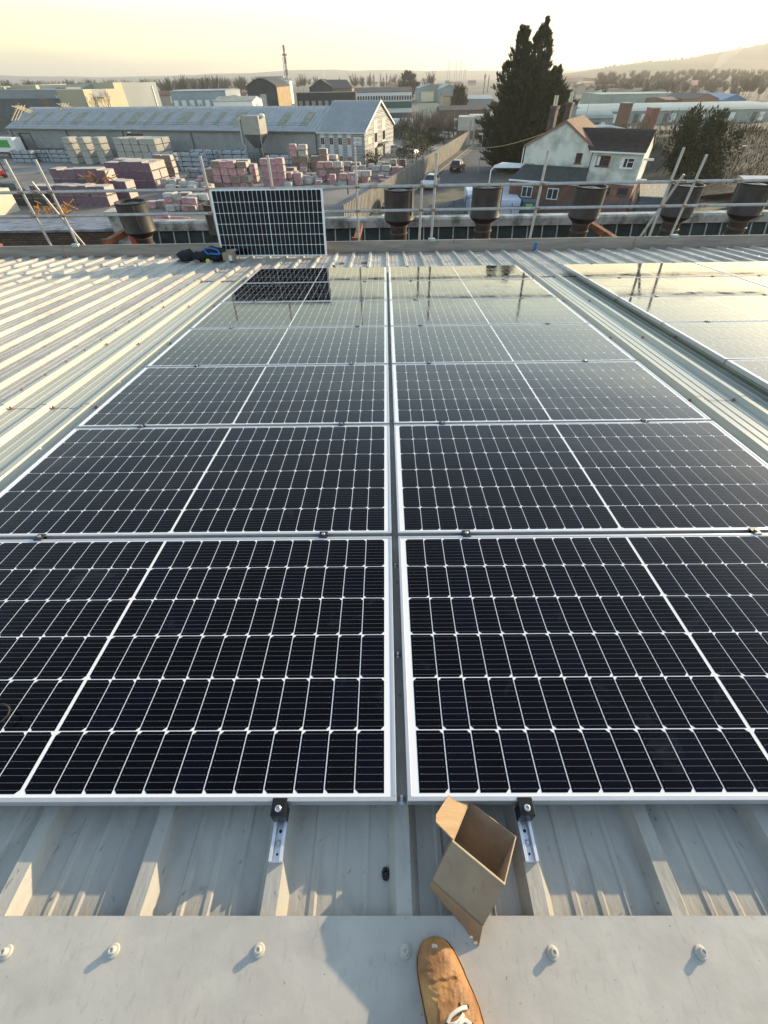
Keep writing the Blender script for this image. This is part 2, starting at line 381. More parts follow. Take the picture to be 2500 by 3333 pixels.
# mid clamps
cl = thing('panel_clamp', 'x', 'clamp', M=ROOF, group='black clamps between panel rows')
mb = MB(); mb.box(-.019, .019, -.021, .021, .0006, .0045); mb.box(-.019, .019, -.010, -.0075, -.03, .0006); mb.box(-.019, .019, .0075, .010, -.03, .0006); mb.build('clamp_body', M_black, cl, bevel=.0008)
mb = MB(); mb.lathe([(.0075, 0), (.0075, .006), (.0055, .0075), (.0035, .0075), (.0035, .004), (.0005, .004)], 12, (0, 0, .0045)); mb.build('clamp_bolt', M_steel, cl)
first = True
SIDE = ['outer', 'inner']
for nm, xs, rows in (('left-hand', (-1.667, -.333), range(1, 7)), ('middle', (.333, 1.667), range(1, 7)), ('right-hand', (3.333, 4.667), range(3, 7)), ('outermost right', (5.333,), range(6, 7))):
    for i, x in enumerate(xs):
        for r in rows:
            M = ROOF @ Matrix.Translation((x, r*PH+(r-.5)*GAP, 0))
            lab = f'{["left","right"][i] if len(xs) > 1 else "only"} clamp on the {ORD[r-1]} joint of the {nm} panel column'
            if first: cl.matrix_world = M; cl['label'] = lab; first = False
            else: copy_tree(cl, M, lab, 'black clamps between panel rows')
for nm, xs in (('left-hand', (-1.667, -.333)), ('middle', (.333, 1.667)), ('right-hand', (3.333, 4.667)), ):
    for i, x in enumerate(xs):
        copy_tree(cl, ROOF @ Matrix.Translation((x, 7*PH+6*GAP+.006, -.002)), f'{["left","right"][i]} clamp on the far end of the {nm} panel column', 'black clamps between panel rows')

# end bracket: short slotted rail on a rib with a black end clamp
br = thing('mounting_bracket', 'x', 'bracket', M=ROOF, group='end brackets holding the front panel row')
mb = MB()
mb.box(-.0175, .0175, -.118, .10, 0, .003); mb.box(-.0175, -.0145, -.118, .10, .003, .018); mb.box(.0145, .0175, -.118, .10, .003, .018)
mb.box(-.0145, -.0095, -.118, .10, .015, .018); mb.box(.0095, .0145, -.118, .10, .015, .018)
mb.build('slotted_rail', mat('bright_aluminium', (.80, .81, .84), .28, .6, .03, 30), br, bevel=.0006)
mb = MB(); mb.box(-.020, .020, -.034, -.004, .018, .060); mb.box(-.020, .020, -.034, .008, .060, .0745+.0); mb.build('end_clamp', M_black, br, bevel=.0015)
mb = MB(); mb.lathe([(.008, 0), (.008, .006), (.006, .0075), (.0042, .0075), (.0042, .003), (.0003, .003)], 16, (0, -.018, .0745)); mb.build('clamp_bolt', M_steel, br, smooth=True)
mb = MB(); mb.lathe([(.0085, 0), (.0085, .0015), (.0055, .002), (.0055, .006), (.004, .0075), (.001, .0078)], 16, (0, -.078, .003)); mb.build('rail_screw', M_steel, br, smooth=True)
for yy, r_ in ((-.052, .0042), (-.101, .0030)):
    mb = MB(); mb.lathe([(r_, 0), (r_, .0006)], 14, (0, yy, .0031)); mb.build('slot_hole', M_black, br)
br.matrix_world = ROOF @ Matrix.Translation((-.333, 0, HT)); br['label'] = 'slotted aluminium bracket with black clamp left of the centre seam'
copy_tree(br, ROOF @ Matrix.Translation((.333, 0, HT)), 'slotted aluminium bracket with black clamp beside the open cardboard box', 'end brackets holding the front panel row')

# ================================================================ things lying on the roof
# open cardboard box
D_, e1, g_, d_ = Vector((.1195, -.0965, .055)), Vector((.111, -.080, 0)), Vector((.0665, .1025, -.075)), Vector((-.0495, -.0615, -.085))
bx = thing('cardboard_box', 'open empty brown cardboard box tipped on its side in front of the panels', 'box', M=ROOF)
def slab(mb, o, a, b, nrm, t=.0025, m=0):
    n = a.cross(b).normalized(); 
    if n.dot(nrm) < 0: n = -n
    n *= t; P = [o, o+a, o+a+b, o+b]; mb.hexa([p-n for p in P]+P, m)
def sub_slab(name, o, a, b, nrm, mt=None, rag=0.0, seed=1, jit=.03):
    n = a.cross(b).normalized()
    if n.dot(nrm) < 0: n = -n
    rnd = random.Random(seed); N = 14; mb = MB(); t = n*.003
    top = []; bot = []
    for k in range(N+1):
        u = k/N; j = (1+rag*(rnd.random()-.5)) if rag and 0 < k < N else 1
        top.append(o+a*u); bot.append(o+a*u+b*j)
    for k in range(N):
        q = [top[k], top[k+1], bot[k+1], bot[k]]
        mb.hexa([p-t for p in q]+q)
    return mb.build(name, mt or M_card, bx, bevel=0)
nU = -g_   # outward of the upper (D-C) wall
sub_slab('side_wall', D_, e1, d_, -g_)                              # wall facing the camera
sub_slab('side_wall', D_+g_, e1, d_, g_)                            # opposite wall
sub_slab('end_wall', D_, g_, d_, -e1)
sub_slab('end_wall', D_+e1, g_, d_, e1)
sub_slab('base', D_+d_, e1, g_, d_)
# flap folded outwards at the left end, and a torn strip along the back
fl = (-e1*.30+Vector((-.010, -.004, .004)))
o1 = D_+g_*.02; mb = MB()
P = [o1, D_+g_*1.0, D_+g_*1.08+fl*.55, D_+g_*1.02+fl*.95, D_+g_*.95+fl*1.1, D_+g_*.30+fl*1.25, D_+g_*.16+fl*1.1]
nn = (g_.cross(fl)).normalized()*.003
mb.prism(P, nn); mb.build('flap', mat('cardboard_flap', (.40, .27, .15), .85, 0, .08, 16, .15, col2=(.34, .23, .12), stretch=(1, 6, 1)), bx)
wv = MB(); o2 = D_+d_; NN = 24; rnd = random.Random(5); a0 = []; b0 = []
for k in range(NN+1):
    u = k/NN; jag = 1+(rnd.uniform(-.04, .04) if k < 17 else rnd.uniform(-.16, .12))
    a0.append(o2+e1*u); b0.append(o2+e1*(u*.98)+(-e1*.02+Vector((-.0035-.002*u, -.010-.022*u**1.5, -.030)))*jag)
for k in range(NN): wv.face([a0[k], a0[k+1], b0[k+1], b0[k]])
fo2 = wv.build('torn_flap', mat('cardboard_torn', (.34, .215, .12), .85, 0, .12, 16, .2), bx); sm = fo2.modifiers.new('thick', 'SOLIDIFY'); sm.thickness = .003
mb = MB(); q0 = D_+e1*.62+d_*.45+(e1.cross(d_)).normalized()*.0034*(1 if (e1.cross(d_)).dot(-g_) > 0 else -1); mb.tube(q0, q0+d_*.12+e1*.02, .0008, .0004, 4); mb.tube(q0+e1*.1-d_*.2, q0+e1*.12-d_*.1, .0006, .0003, 4); mb.build('dent', mat('cardboard_dent', (.20, .14, .08), .9), bx)
srim = MB(); # pale strip on the upper edge, the sun's rim highlight put into colour
for k in range(10):
    u = k/10; srim.tube(D_+e1*u, D_+e1*(u+.1), .0022, .0022, 6)
srim.build('edge_sun_rim', mat('cardboard_sun_rim', (.62, .50, .30), .8, 0, .1, 30), bx)

# boot and leg of the person taking the picture
pr = thing('person', 'person standing on the ridge cap in a worn tan leather lace-up boot', 'person', M=ROOF)
M_leather = mat('worn_tan_leather', (.42, .22, .075), .6, 0, .3, 11, .3, col2=(.19, .085, .028), detail=7, edge=(.34, .66), bscale=55)
specks(M_leather, 24, .56, .70, (.60, .48, .38), (1, 1, 1), 7)
M_sole = mat('boot_sole', (.34, .24, .16), .8, 0, .2, 20)
M_lace = mat('white_lace', (.62, .57, .52), .9, 0, .05, 60)
def boot_secs():
    # stations along the boot from toe to heel : (s, xl, xr, top)
    S = [(-.2535, .060, .078, .020), (-.2558, .050, .087, .029), (-.2590, .0415, .095, .036), (-.2635, .0365, .1005, .041), (-.268, .0330, .105, .044), (-.277, .0275, .1125, .048), (-.287, .0238, .119, .051), (-.302, .0225, .1275, .053), (-.318, .0240, .1345, .056),
         (-.338, .0280, .1455, .061), (-.358, .0330, .1545, .069), (-.383, .0395, .161, .080), (-.41, .048, .166, .092), (-.44, .057, .170, .108), (-.47, .066, .172, .13), (-.50, .074, .174, .15), (-.53, .084, .172, .155), (-.545, .10, .162, .15)]
    return S
Z0 = -.0585
def boot_upper():
    mb = MB(); S = boot_secs(); N = 44; rings = []
    def sec(v):
        for (v0, a0, b0, t0), (v1, a1, b1, t1) in zip(S[:-1], S[1:]):
            if v1 <= v <= v0: u = (v0-v)/(v0-v1); return a0+(a1-a0)*u, b0+(b1-b0)*u, t0+(t1-t0)*u
        return S[-1][1:]
    vsn = [-.2535, -.2545, -.2558, -.2575, -.2600, -.2630]; v = -.2655
    while v > -.545: vsn.append(v); v -= .0026 if v > -.40 else .012
    CR = [(-.323, .10, .045, .125, .0042, .0026), (-.333, .55, .100, .135, .0038, .0022), (-.349, -.25, .036, .072, .0035, .0024), (-.304, .18, .036, .062, .0018, .002), (-.310, -.1, .10, .125, .0018, .002), (-.297, .3, .075, .098, .0010, .0018)]
    for v in vsn:
        xl, xr, top = sec(v); c = (xl+xr)/2; hw = (xr-xl)/2-.0035; ring = []
        for j in range(N+1):
            a = math.pi*j/N; cs, sn = math.cos(a), math.sin(a)
            x = c+hw*(abs(cs)**.75)*(1 if cs > 0 else -1); dz = 0
            for v0, sl, xa, xb, dp, wd in CR:
                if xa < x < xb:
                    vv = v0+sl*(x-.085); f = math.sin(math.pi*(x-xa)/(xb-xa))**.5; q = (v-vv+.0015*math.sin(x*230))/wd
                    dz += f*dp*(-math.exp(-q*q)+.45*math.exp(-(q-2.2)**2)+.35*math.exp(-(q+2.2)**2))
            dz += .0009*noise.noise(Vector((x*75, v*75, 1)))+.0016*noise.noise(Vector((x*30, v*30, 5)))
            z = Z0+.012+(top-.012)*(sn**.8)+dz*sn
            ring.append((x-.004*sn, v, z))
        rings.append(ring)
    n = N+1
    for r in rings: mb.v += r
    for k in range(len(rings)-1):
        for j in range(N): mb.f.append((k*n+j, k*n+j+1, (k+1)*n+j+1, (k+1)*n+j)); mb.m.append(0)
    mb.f.append(tuple(range(n))); mb.m.append(0); mb.f.append(tuple(reversed(range((len(rings)-1)*n, len(rings)*n)))); mb.m.append(0)
    return mb
bu = boot_upper().build('boot', M_leather, pr, smooth=True); sb = bu.modifiers.new('sub', 'SUBSURF'); sb.levels = 1; sb.render_levels = 1
S = boot_secs(); mb = MB()
out = [(.069, -.2522)]+[(xr+.001, v) for v, xl, xr, t in S]+[(xl-.001, v) for v, xl, xr, t in reversed(S)]
mb.prism([(x, y, Z0) for x, y in out], (0, 0, .014)); mb.build('sole', M_sole, bu, bevel=.003, seg=3)
mb = MB(); mb.prism([((x-.1)*.975+.1, (y+.4)*.985-.4, Z0+.0141) for x, y in out], (0, 0, .004)); mb.build('welt', mat('dark_welt', (.14, .06, .035), .8, 0, .3, 40), bu)
# torn patch on the toe
mb = MB(); rnd = random.Random(3)
P = []
for k in range(11):
    a = 2*math.pi*k/11; rr = .0065*(.7+.6*rnd.random()); P.append((.064+rr*1.3*math.cos(a), -.2735+rr*math.sin(a), Z0+.0445-.3*(rr*math.sin(a)-.004)*-1))
mb.prism(P, (0, 0, .003)); mb.build('scuffed_patch', mat('exposed_toe_lining', (.62, .50, .36), .9, 0, .2, 90), bu)
# tongue / eyelet facings
mb = MB()
def top_at(x, v):
    S = boot_secs()
    for (v0, a0, b0, t0), (v1, a1, b1, t1) in zip(S[:-1], S[1:]):
        if v1 <= v <= v0:
            u = (v0-v)/(v0-v1+1e-9); xl = a0+(a1-a0)*u; xr = b0+(b1-b0)*u; t = t0+(t1-t0)*u
            cs = max(-1, min(1, (x-(xl+xr)/2)/((xr-xl)/2))); cs = abs(cs)**(1/.75); sn = math.sqrt(max(0, 1-cs*cs))
            return Z0+.012+(t-.012)*sn**.8
    return Z0+.1
for x0, x1 in ((.108, .135), (.062, .086)):
    mb = MB()
    for k in range(8):
        va, vb = -.350-k*.012, -.350-(k+1)*.012; sh = k*.0015
        q = [(x0+sh, va), (x1+sh, va), (x1+sh, vb), (x0+sh, vb)]
        mb.hexa([(x, v, top_at(x, v)) for x, v in q]+[(x, v, top_at(x, v)+.0035) for x, v in q])
    mb.build('eyelet_facing', M_leather, bu)
mb = MB()
def lace(pts, wd=.0066):
    P = [Vector((a[0], a[1], top_at(a[0], a[1])+a[2])) for a in pts]; Q = []
    for k in range(len(P)-1):
        p0 = P[max(0, k-1)]; p1 = P[k]; p2 = P[k+1]; p3 = P[min(len(P)-1, k+2)]
        for j in range(5):
            t = j/5; Q.append(.5*((2*p1)+(p2-p0)*t+(2*p0-5*p1+4*p2-p3)*t*t+(3*p1-p0-3*p2+p3)*t**3))
    Q.append(P[-1]); ring = []
    for k, q in enumerate(Q):
        d = (Q[min(k+1, len(Q)-1)]-Q[max(0, k-1)]).normalized(); s_ = d.cross(Vector((0, 0, 1))).normalized()*wd/2; u = Vector((0, 0, .0016))
        ring.append([q-s_, q-s_*.6+u, q+s_*.6+u, q+s_, q+s_*.6-u, q-s_*.6-u])
    i = len(mb.v)
    for r in ring: mb.v += [tuple(p) for p in r]
    for k in range(len(ring)-1):
        for j in range(6): mb.f.append((i+k*6+j, i+k*6+(j+1) % 6, i+(k+1)*6+(j+1) % 6, i+(k+1)*6+j)); mb.m.append(0)
lace([(.121, -.358, .006), (.110, -.359, .009), (.097, -.363, .010), (.084, -.370, .008), (.078, -.378, .006)])
lace([(.078, -.380, .007), (.090, -.379, .010), (.102, -.374, .010), (.112, -.366, .008)])
lace([(.124, -.380, .006), (.112, -.374, .011), (.102, -.378, .012), (.094, -.386, .010), (.086, -.392, .006)])
lace([(.128, -.392, .006), (.118, -.386, .010), (.104, -.392, .010), (.090, -.400, .006)])
mb.build('lace', M_lace, bu, smooth=True)
mb = MB()
for x, y in ((.122, -.357), (.126, -.380), (.077, -.379)): mb.lathe([(.0032, 0), (.0036, .001), (.0030, .002), (.0018, .0018), (.0016, 0)], 10, (x, y, top_at(x, y)+.0028))
mb.build('eyelets', mat('brass_eyelet', (.25, .16, .07), .4, .6), bu)
# trouser leg above the boot, out of frame, it still throws its shadow
mb = MB(); rings = [(.115, -.50, .06, .055), (.115, -.50, .16, .062), (.12, -.52, .30, .07), (.125, -.56, .46, .078), (.13, -.62, .62, .092), (.12, -.68, .82, .10)]
for x, y, z, r in rings:
    for k in range(14):
        a = 2*math.pi*k/14; mb.v.append((x+r*math.cos(a), y+r*1.05*math.sin(a), z))
for j in range(len(rings)-1):
    for k in range(14): mb.f.append((j*14+k, j*14+(k+1) % 14, (j+1)*14+(k+1) % 14, (j+1)*14+k)); mb.m.append(0)
mb.f.append(tuple(reversed(range(14)))); mb.m.append(0); mb.f.append(tuple(range(len(rings)*14-14, len(rings)*14))); mb.m.append(0)
mb.build('trouser_leg', mat('dark_work_trousers', (.04, .045, .06), .9, 0, .2, 30), pr, smooth=True)

# loose black cable looping at the left
cb = thing('cable', 'loose black cable loop at the left edge over the nearest left panel', 'cable', M=ROOF)
mb = MB(); pts = []
for k in range(30):
    a = R(-120+k*9.5); pts.append((-1.262+.040*math.cos(a), .215+.030*math.sin(a)+.01, .012+.018*math.sin(a*.5+1)))
mb.path(pts, .0028, 7)
pts = [(-1.262+.040*math.cos(R(-120)), .215+.030*math.sin(R(-120))+.01, .02)]
for k in range(14): pts.append((-1.29-.03*k, .17-.012*k+.01*math.sin(k), .008))
mb.path(pts, .0028, 7)
mb.build('cable_loop', mat('black_cable', (.025, .022, .018), .45), cb, smooth=True)
# black rubber scrap
mb = MB(); rnd = random.Random(8)
for k in range(9):
    a = k*.7; mb.lathe([(.004, 0), (.005, .004), (.003, .008), (.0005, .009)], 7, (.006*math.cos(a), .010*math.sin(a), 0))
o = mb.build('rubber_scrap', M_black, smooth=True); o.matrix_world = ROOF @ Matrix.Translation((-.046, -.135, HP+.001)); tag(o, 'small black scrap of rubber lying in the roof pan before the left panels', 'scrap')

# work bag, tape measure, small boxes at the far end
M_bag = mat('black_bag_fabric', (.012, .013, .02), .9, 0, .2, 20, .5)
M_blue = mat('blue_webbing', (.02, .16, .45), .6)
bg_ = thing('tool_bag', 'black work bag with blue straps lying before the toe board', 'bag', M=ROOF @ Matrix.Translation((-3.42, 8.78, HP+.02)))
def blob(mb, c, r, seed, n=20, mm=8, amp=.18):
    c = Vector(c); i = len(mb.v)
    for a in range(mm+1):
        th = math.pi*a/mm
        for b in range(n):
            ph = 2*math.pi*b/n; d = Vector((math.sin(th)*math.cos(ph), math.sin(th)*math.sin(ph), math.cos(th)))
            q = 1+amp*noise.noise(d*2.2+Vector((seed, 0, 0)))*2
            mb.v.append((c.x+d.x*r[0]*q, c.y+d.y*r[1]*q, max(c.z+d.z*r[2]*q, 0)))
    for a in range(mm):
        for b in range(n): mb.f.append((i+a*n+b, i+(a+1)*n+b, i+(a+1)*n+(b+1) % n, i+a*n+(b+1) % n)); mb.m.append(mb.cur)
mb = MB(); blob(mb, (-.38, .0, .07), (.18, .15, .11), 1); blob(mb, (-.12, .02, .06), (.22, .15, .09), 4); blob(mb, (.14, .04, .09), (.25, .17, .13), 7); mb.build('bag_body', M_bag, bg_, smooth=True)
mb = MB()
for pts in ([(-.02, -.06, .19), (.03, -.12, .15), (.08, -.135, .11)], [(.00, -.05, .20), (.12, -.08, .21), (.25, -.10, .18), (.29, -.13, .12)], [(.10, -.13, .13), (.2, -.135, .12), (.29, -.13, .12)]):
    for a, b in zip(pts[:-1], pts[1:]):
        mb.tube(a, b, .014, .014, 6)
mb.build('strap', M_blue, bg_)
tp = thing('tape_measure', 'yellow-green tape measure beside the black bag', 'tape measure', M=ROOF @ Matrix.Translation((-3.36, 8.58, HP+.002)) @ Matrix.Rotation(R(20), 4, 'Z'))
mb = MB(); mb.prism([(-.04, 0, 0), (.04, 0, 0), (.042, 0, .04), (.02, 0, .07), (-.02, 0, .072), (-.042, 0, .045)], (0, .05, 0)); mb.build('case', mat('hi_vis_plastic', (.55, .70, .05), .4), tp, bevel=.006)
mb = MB(); mb.box(.04, .10, .01, .035, .002, .006); mb.build('blade', M_black, tp)
sbx = thing('small_carton', 'small brown carton with white label beside the black bag', 'box', M=ROOF @ Matrix.Translation((-2.98, 8.62, HP+.0)) @ Matrix.Rotation(R(-8), 4, 'Z'))
mb = MB(); mb.box(-.11, .11, 0, .12, .03, .16); mb.build('carton', M_card, sbx, bevel=.002)
mb = MB(); mb.box(.01, .07, -.003, -.0005, .035, .12); mb.build('label_sticker', M_white, sbx)
mb = MB(); mb.prism([(.11, 0, .16), (.11, .12, .16), (.17, .13, .20), (.17, .01, .20)], (0, 0, .003)); mb.prism([(-.11, .12, .16), (.11, .12, .16), (.10, .20, .20), (-.22, .20, .17)], (0, 0, .003)); mb.build('flap', M_card, sbx)
mb = MB(); mb.box(-.05, .05, 0, .05, 0, .05); o = mb.build('cardboard_scrap', M_card, bevel=.004); o.matrix_world = ROOF @ Matrix.Translation((-3.60, 8.66, HP+.002)) @ Matrix.Rotation(.4, 4, 'Z'); tag(o, 'crumpled cardboard scrap in front of the black bag', 'scrap')
for i, (x, y, s_, lab) in enumerate(((-.98, 8.05, .06, 'short timber offcut on the sheet right of the upright panel'), (-.83, 8.3, .04, 'pale block offcut beyond the left-hand panels'), (-.42, 8.35, .05, 'brown block offcut near the centre seam by the toe board'))):
    mb = MB(); mb.box(-s_, s_, -.025, .025, 0, .03); o = mb.build('offcut', mat('timber_offcut', (.38, .24, .13), .85), bevel=.002); o.matrix_world = ROOF @ Matrix.Translation((x, y, HP+.005)) @ Matrix.Rotation(.3*i, 4, 'Z'); tag(o, lab, 'offcut')
mb = MB(); mb.box(-.03, .03, -.01, .01, 0, .14); o = mb.build('blue_strap', M_blue, bevel=.002); o.matrix_world = ROOF @ Matrix.Translation((2.96, 9.36, HP+.02)) @ Matrix.Rotation(.2, 4, 'X'); tag(o, 'short blue strap hanging over the toe board', 'strap')

# ================================================================ scaffold edge protection
YB = 9.44; ZB = ZP-.105-9.5*math.sin(SL)        # board foot
xs = [-12.6, -6.62, -.9, .98, 4.95, 9.1, 13.0]
bd = [(-12.6, -6.60), (-6.58, -2.75), (-2.73, 1.33), (1.35, 4.98), (5.00, 8.9), (8.92, 12.6)]
BL = ['weathered toe board at the far left behind the crossed poles', 'weathered toe board behind the black bag', 'weathered toe board right of the upright panel', 'weathered toe board behind the middle panel column', 'weathered toe board right of the paired raking poles', 'weathered toe board at the far right end']
for (a, b), lb in zip(bd, BL):
    o = MB(); o.box(a, b, YB, YB+.038, ZB-.03, ZB+.205, M=None); ob = o.build('toe_board', M_board, bevel=.003); ob.rotation_euler = (0, 0, R(0)); tag(ob, lb, 'board', 'scaffold toe boards along the roof edge')
YR = 9.556
def pole(name, pts, label, r=.0242, group='upright scaffold poles along the roof edge', coupler=()):
    t = thing(name, label, 'scaffold pole', loc=pts[0], group=group); b = Vector(pts[0])
    mb = MB()
    for a, c in zip(pts[:-1], pts[1:]): mb.tube(Vector(a)-b, Vector(c)-b, r, r, 16)
    mb.build('tube', M_galv, t, smooth=True)
    for p in coupler:
        mb = MB(); q = Vector(p)-b
        mb.lathe([(r+.008, -.025), (r+.014, -.02), (r+.014, .02), (r+.008, .025)], 12, q); mb.box(q.x-.035, q.x+.035, q.y-.075, q.y-.02, q.z-.02, q.z+.02)
        mb.tube((q.x+.03, q.y-.06, q.z), (q.x+.055, q.y-.06, q.z), .009, .009, 6)
        mb.build('coupler', mat('rusty_coupler', (.28, .21, .15), .7, .3, .4, 30, col2=(.2, .09, .04)), t)
    return t
ZU, ZL = 9.585, 9.213
lowz = 8.15
pole('scaffold_pole', [(-6.90, YR+.05, lowz), (-6.95, YR+.05, 10.06)], 'leftmost upright scaffold pole, sunlit, with white cap height', coupler=[(-6.94, YR+.03, ZU), (-6.92, YR+.03, ZL)])['label'] = 'leftmost upright scaffold pole at the left edge'
pole('scaffold_pole', [(-6.34, YR+.05, lowz), (-6.39, YR+.05, 10.05)], 'upright scaffold pole right of the raking pole at left', coupler=[(-6.38, YR+.03, ZU), (-6.36, YR+.03, ZL)])
pole('raking_pole', [(-6.36, YR+.55, lowz), (-6.68, YR+.08, 9.73)], 'slanting scaffold pole between the two uprights at left', group='raking scaffold poles', coupler=[(-6.66, YR+.03, ZU)])
for x0, x1, zt, lb in ((-3.43, -3.37, 10.06, 'scaffold pole top rising at the left corner of the upright panel'), (-2.19, -2.15, 10.05, 'scaffold pole top rising above the middle of the upright panel'), (-.57, -.56, 10.15, 'slim scaffold pole right of the upright panel'),
                       (.66, .67, 9.65, 'short scaffold pole left of the tall one near the parked white car'), (.90, .92, 10.05, 'tall scaffold pole in front of the road'), (2.91, 2.92, 10.06, 'scaffold pole in front of the white house'),
                       (5.33, 5.34, 10.06, 'left upright of the three poles at right'), (5.75, 5.80, 9.96, 'rightmost upright of the three poles at right')):
    pole('scaffold_pole', [(x0, YR+.05, lowz), (x1, YR+.05, zt)], lb, coupler=[(x1, YR+.03, ZU), (x0, YR+.03, ZL)], r=.018 if x0 == -.57 else .0242)
pole('raking_pole', [(5.22, YR+.5, lowz), (5.55, YR+.08, 9.68)], 'slanting scaffold pole between the two uprights at right', group='raking scaffold poles', coupler=[(5.53, YR+.03, ZU)])
for zz_, nm in ((ZU, 'upper'), (ZL, 'lower')):
    for a, b, lb in ((-13, -.25 if nm == 'upper' else -.2, 'left'), (-.25 if nm == 'upper' else -.2, 6.55 if nm == 'upper' else 6.1, 'middle'), (6.55 if nm == 'upper' else 6.1, 13, 'right')):
        t = thing('guard_rail', f'{lb} length of the {nm} horizontal guard rail', 'guard rail', loc=(a, YR, zz_), group='horizontal scaffold guard rails')
        mb = MB(); mb.tube((0, 0, 0), (b-a, 0, 0), .0242, .0242, 16); mb.build('tube', M_galv, t, smooth=True)
        if lb != 'right':
            mb = MB(); mb.tube((b-a-.08, 0, 0), (b-a+.08, 0, 0), .031, .031, 12); mb.box(b-a-.05, b-a+.05, -.045, -.02, -.03, .025); mb.build('sleeve', mat('rusty_sleeve', (.38, .32, .26), .6, .3, .4, 20), t)
for x in (-6.3, .9, 5.75):
    mb = MB(); mb.box(-.07, .07, -.03, .06, -.02, .035); o = mb.build('base_coupler', mat('zinc_coupler', (.42, .50, .48), .5, .4, .2, 20), bevel=.01); o.location = (x, YB-.01, ZB+.2)
    tag(o, {-6.3: 'zinc clamp on top of the toe board at left', .9: 'zinc clamp on the toe board below the tall middle pole', 5.75: 'zinc clamp on the toe board below the right poles'}[x], 'coupler', 'zinc clamps on the toe board')

# ================================================================ ground
M_ground = mat('valley_ground', (.13, .125, .10), .95, 0, .3, .02, 0, col2=(.07, .075, .055), detail=12)
GZ = -2.0
mb = MB(); mb.box(-6000, 6000, -300, 7500, GZ-3, GZ); tag(mb.build('ground', M_ground), kind='structure')
M_yard = mat('yard_concrete', (.24, .215, .19), .9, 0, .2, .08, 0, col2=(.13, .12, .11), detail=10)
mb = MB(); mb.face([(-130, 20, GZ+.01), (-4, 20, GZ+.01), (13, 118, GZ+.01), (20, 150, GZ+.01), (-130, 200, GZ+.01)]); tag(mb.build('yard', M_yard), kind='structure')
# fence line runs from (-4,52) to (22,138)
FA, FB = Vector((-4.2, 50, 0)), Vector((19.5, 128, 0))
fd = (FB-FA).normalized(); fnr = Vector((fd.y, -fd.x, 0))
# raised street level east of the fence
P = [(-4.3, 15, 0), (60, 15, 0), (62, 100, 0), (30, 140, 0), (FB.x-.1, FB.y, 0), (FA.x-.1, FA.y, 0)]
mb = MB(); mb.prism([(x, y, GZ-1) for x, y, z in P], (0, 0, 1.97-0+1)); tag(mb.build('verge', mat('verge_ground', (.15, .135, .10), .95, 0, .35, .5, .2, col2=(.075, .08, .045), detail=9)), kind='structure')
mb = MB(); a = FA+fnr*1.6; b = FB+fnr*1.6+fd*2
mb.face([(a.x-3, a.y-14, -.02), (a.x+7.5, a.y-14, -.02), (a.x+8.3, a.y+18, -.02), (b.x+5.5, b.y-32, -.02), (31, 118, -.02), (24, 130, -.02), (b.x-.5, b.y, -.02)]); tag(mb.build('road', M_tarmac), kind='structure')
mb = MB(); a2 = FA+fnr*.25+fd*2; 
mb.prism([(a.x, a.y, -.03), (b.x, b.y-4, -.03), ((FB+fnr*.3).x, (FB+fnr*.3).y-4, -.03), (a2.x, a2.y, -.03)], (0, 0, .13)); tag(mb.build('pavement', mat('pavement_tarmac', (.16, .14, .115), .9, 0, .3, 1.0, .1)), kind='structure')
mb = MB(); k0 = a+fd*1; k1 = b-fd*5
mb.prism([k0+Vector((0, 0, -.03)), k1+Vector((0, 0, -.03)), k1+fnr*.16+Vector((0, 0, -.03)), k0+fnr*.16+Vector((0, 0, -.03))], (0, 0, .137)); tag(mb.build('kerb', mat('kerb_stone', (.50, .46, .38), .85, 0, .1, 2)), kind='structure')

#@@BACKGROUND@@
# ================================================================ neighbouring bay with patent glazing
M_ggl = mat('dirty_wired_glazing', (.035, .048, .043), .75, 0, .3, 1.2, 0, col2=(.018, .025, .023), detail=8, spec=.2)
nb = thing('neighbouring_building', 'low building with dark dirty glazing strip and mossy concrete capping behind the scaffold', 'building', loc=(-10, 20, 0))
def rel(o, mb): return mb
XL, XR = -10.35, 22.0
ZC = at(900, 470, 20).z+.02; ZG = ZC-.32
mb = MB(); mb.hexa([(XL+10, -1.1, ZG-2.6), (XR+10, -1.1, ZG-2.6), (XR+10, -.9, ZG-2.6), (XL+10, -.9, ZG-2.6), (XL+10, -.02, ZG), (XR+10, -.02, ZG), (XR+10, .12, ZG), (XL+10, .12, ZG)]); mb.build('glazing', M_ggl, nb)
mb = MB(); x = XL+10+.3
while x < XR+10:
    mb.prism([(x, -1.16, ZG-2.6), (x+.045, -1.16, ZG-2.6), (x+.045, -.06, ZG+.01), (x, -.06, ZG+.01)], (0, .06, 0)); x += .61
gb = mb.build('glazing_bars', mat('grey_lead_bars', (.34, .36, .34), .6, .2, .2, 6), nb)
mb = MB(); x = XL+10-.2; rnd = random.Random(2)
while x < XR+10:
    L = 2.35; mb.prism([(x, -.16, ZG), (x, -.19, ZC-.06), (x, -.10, ZC), (x, .30, ZC), (x, .42, ZC-.08), (x, .42, ZG)], (L-.012, 0, 0)); x += L
mb.build('capping', M_conc, nb, bevel=.01)
mb = MB(); mb.hexa([(XL+10, .1, ZG-3.2), (XR+10, .1, ZG-3.2), (XR+10, 7, ZG-3.4), (XL+10, 7, ZG-3.4), (XL+10, .1, ZG-.05), (XR+10, .1, ZG-.05), (XR+10, 7, ZG-2.6), (XL+10, 7, ZG-2.6)])
mb.build('roof', M_bsheet, nb)
mb = MB(); mb.box(XL+10, XR+10, -8, 7, -2, ZG-3.3); mb.build('wall', M_brick, nb)
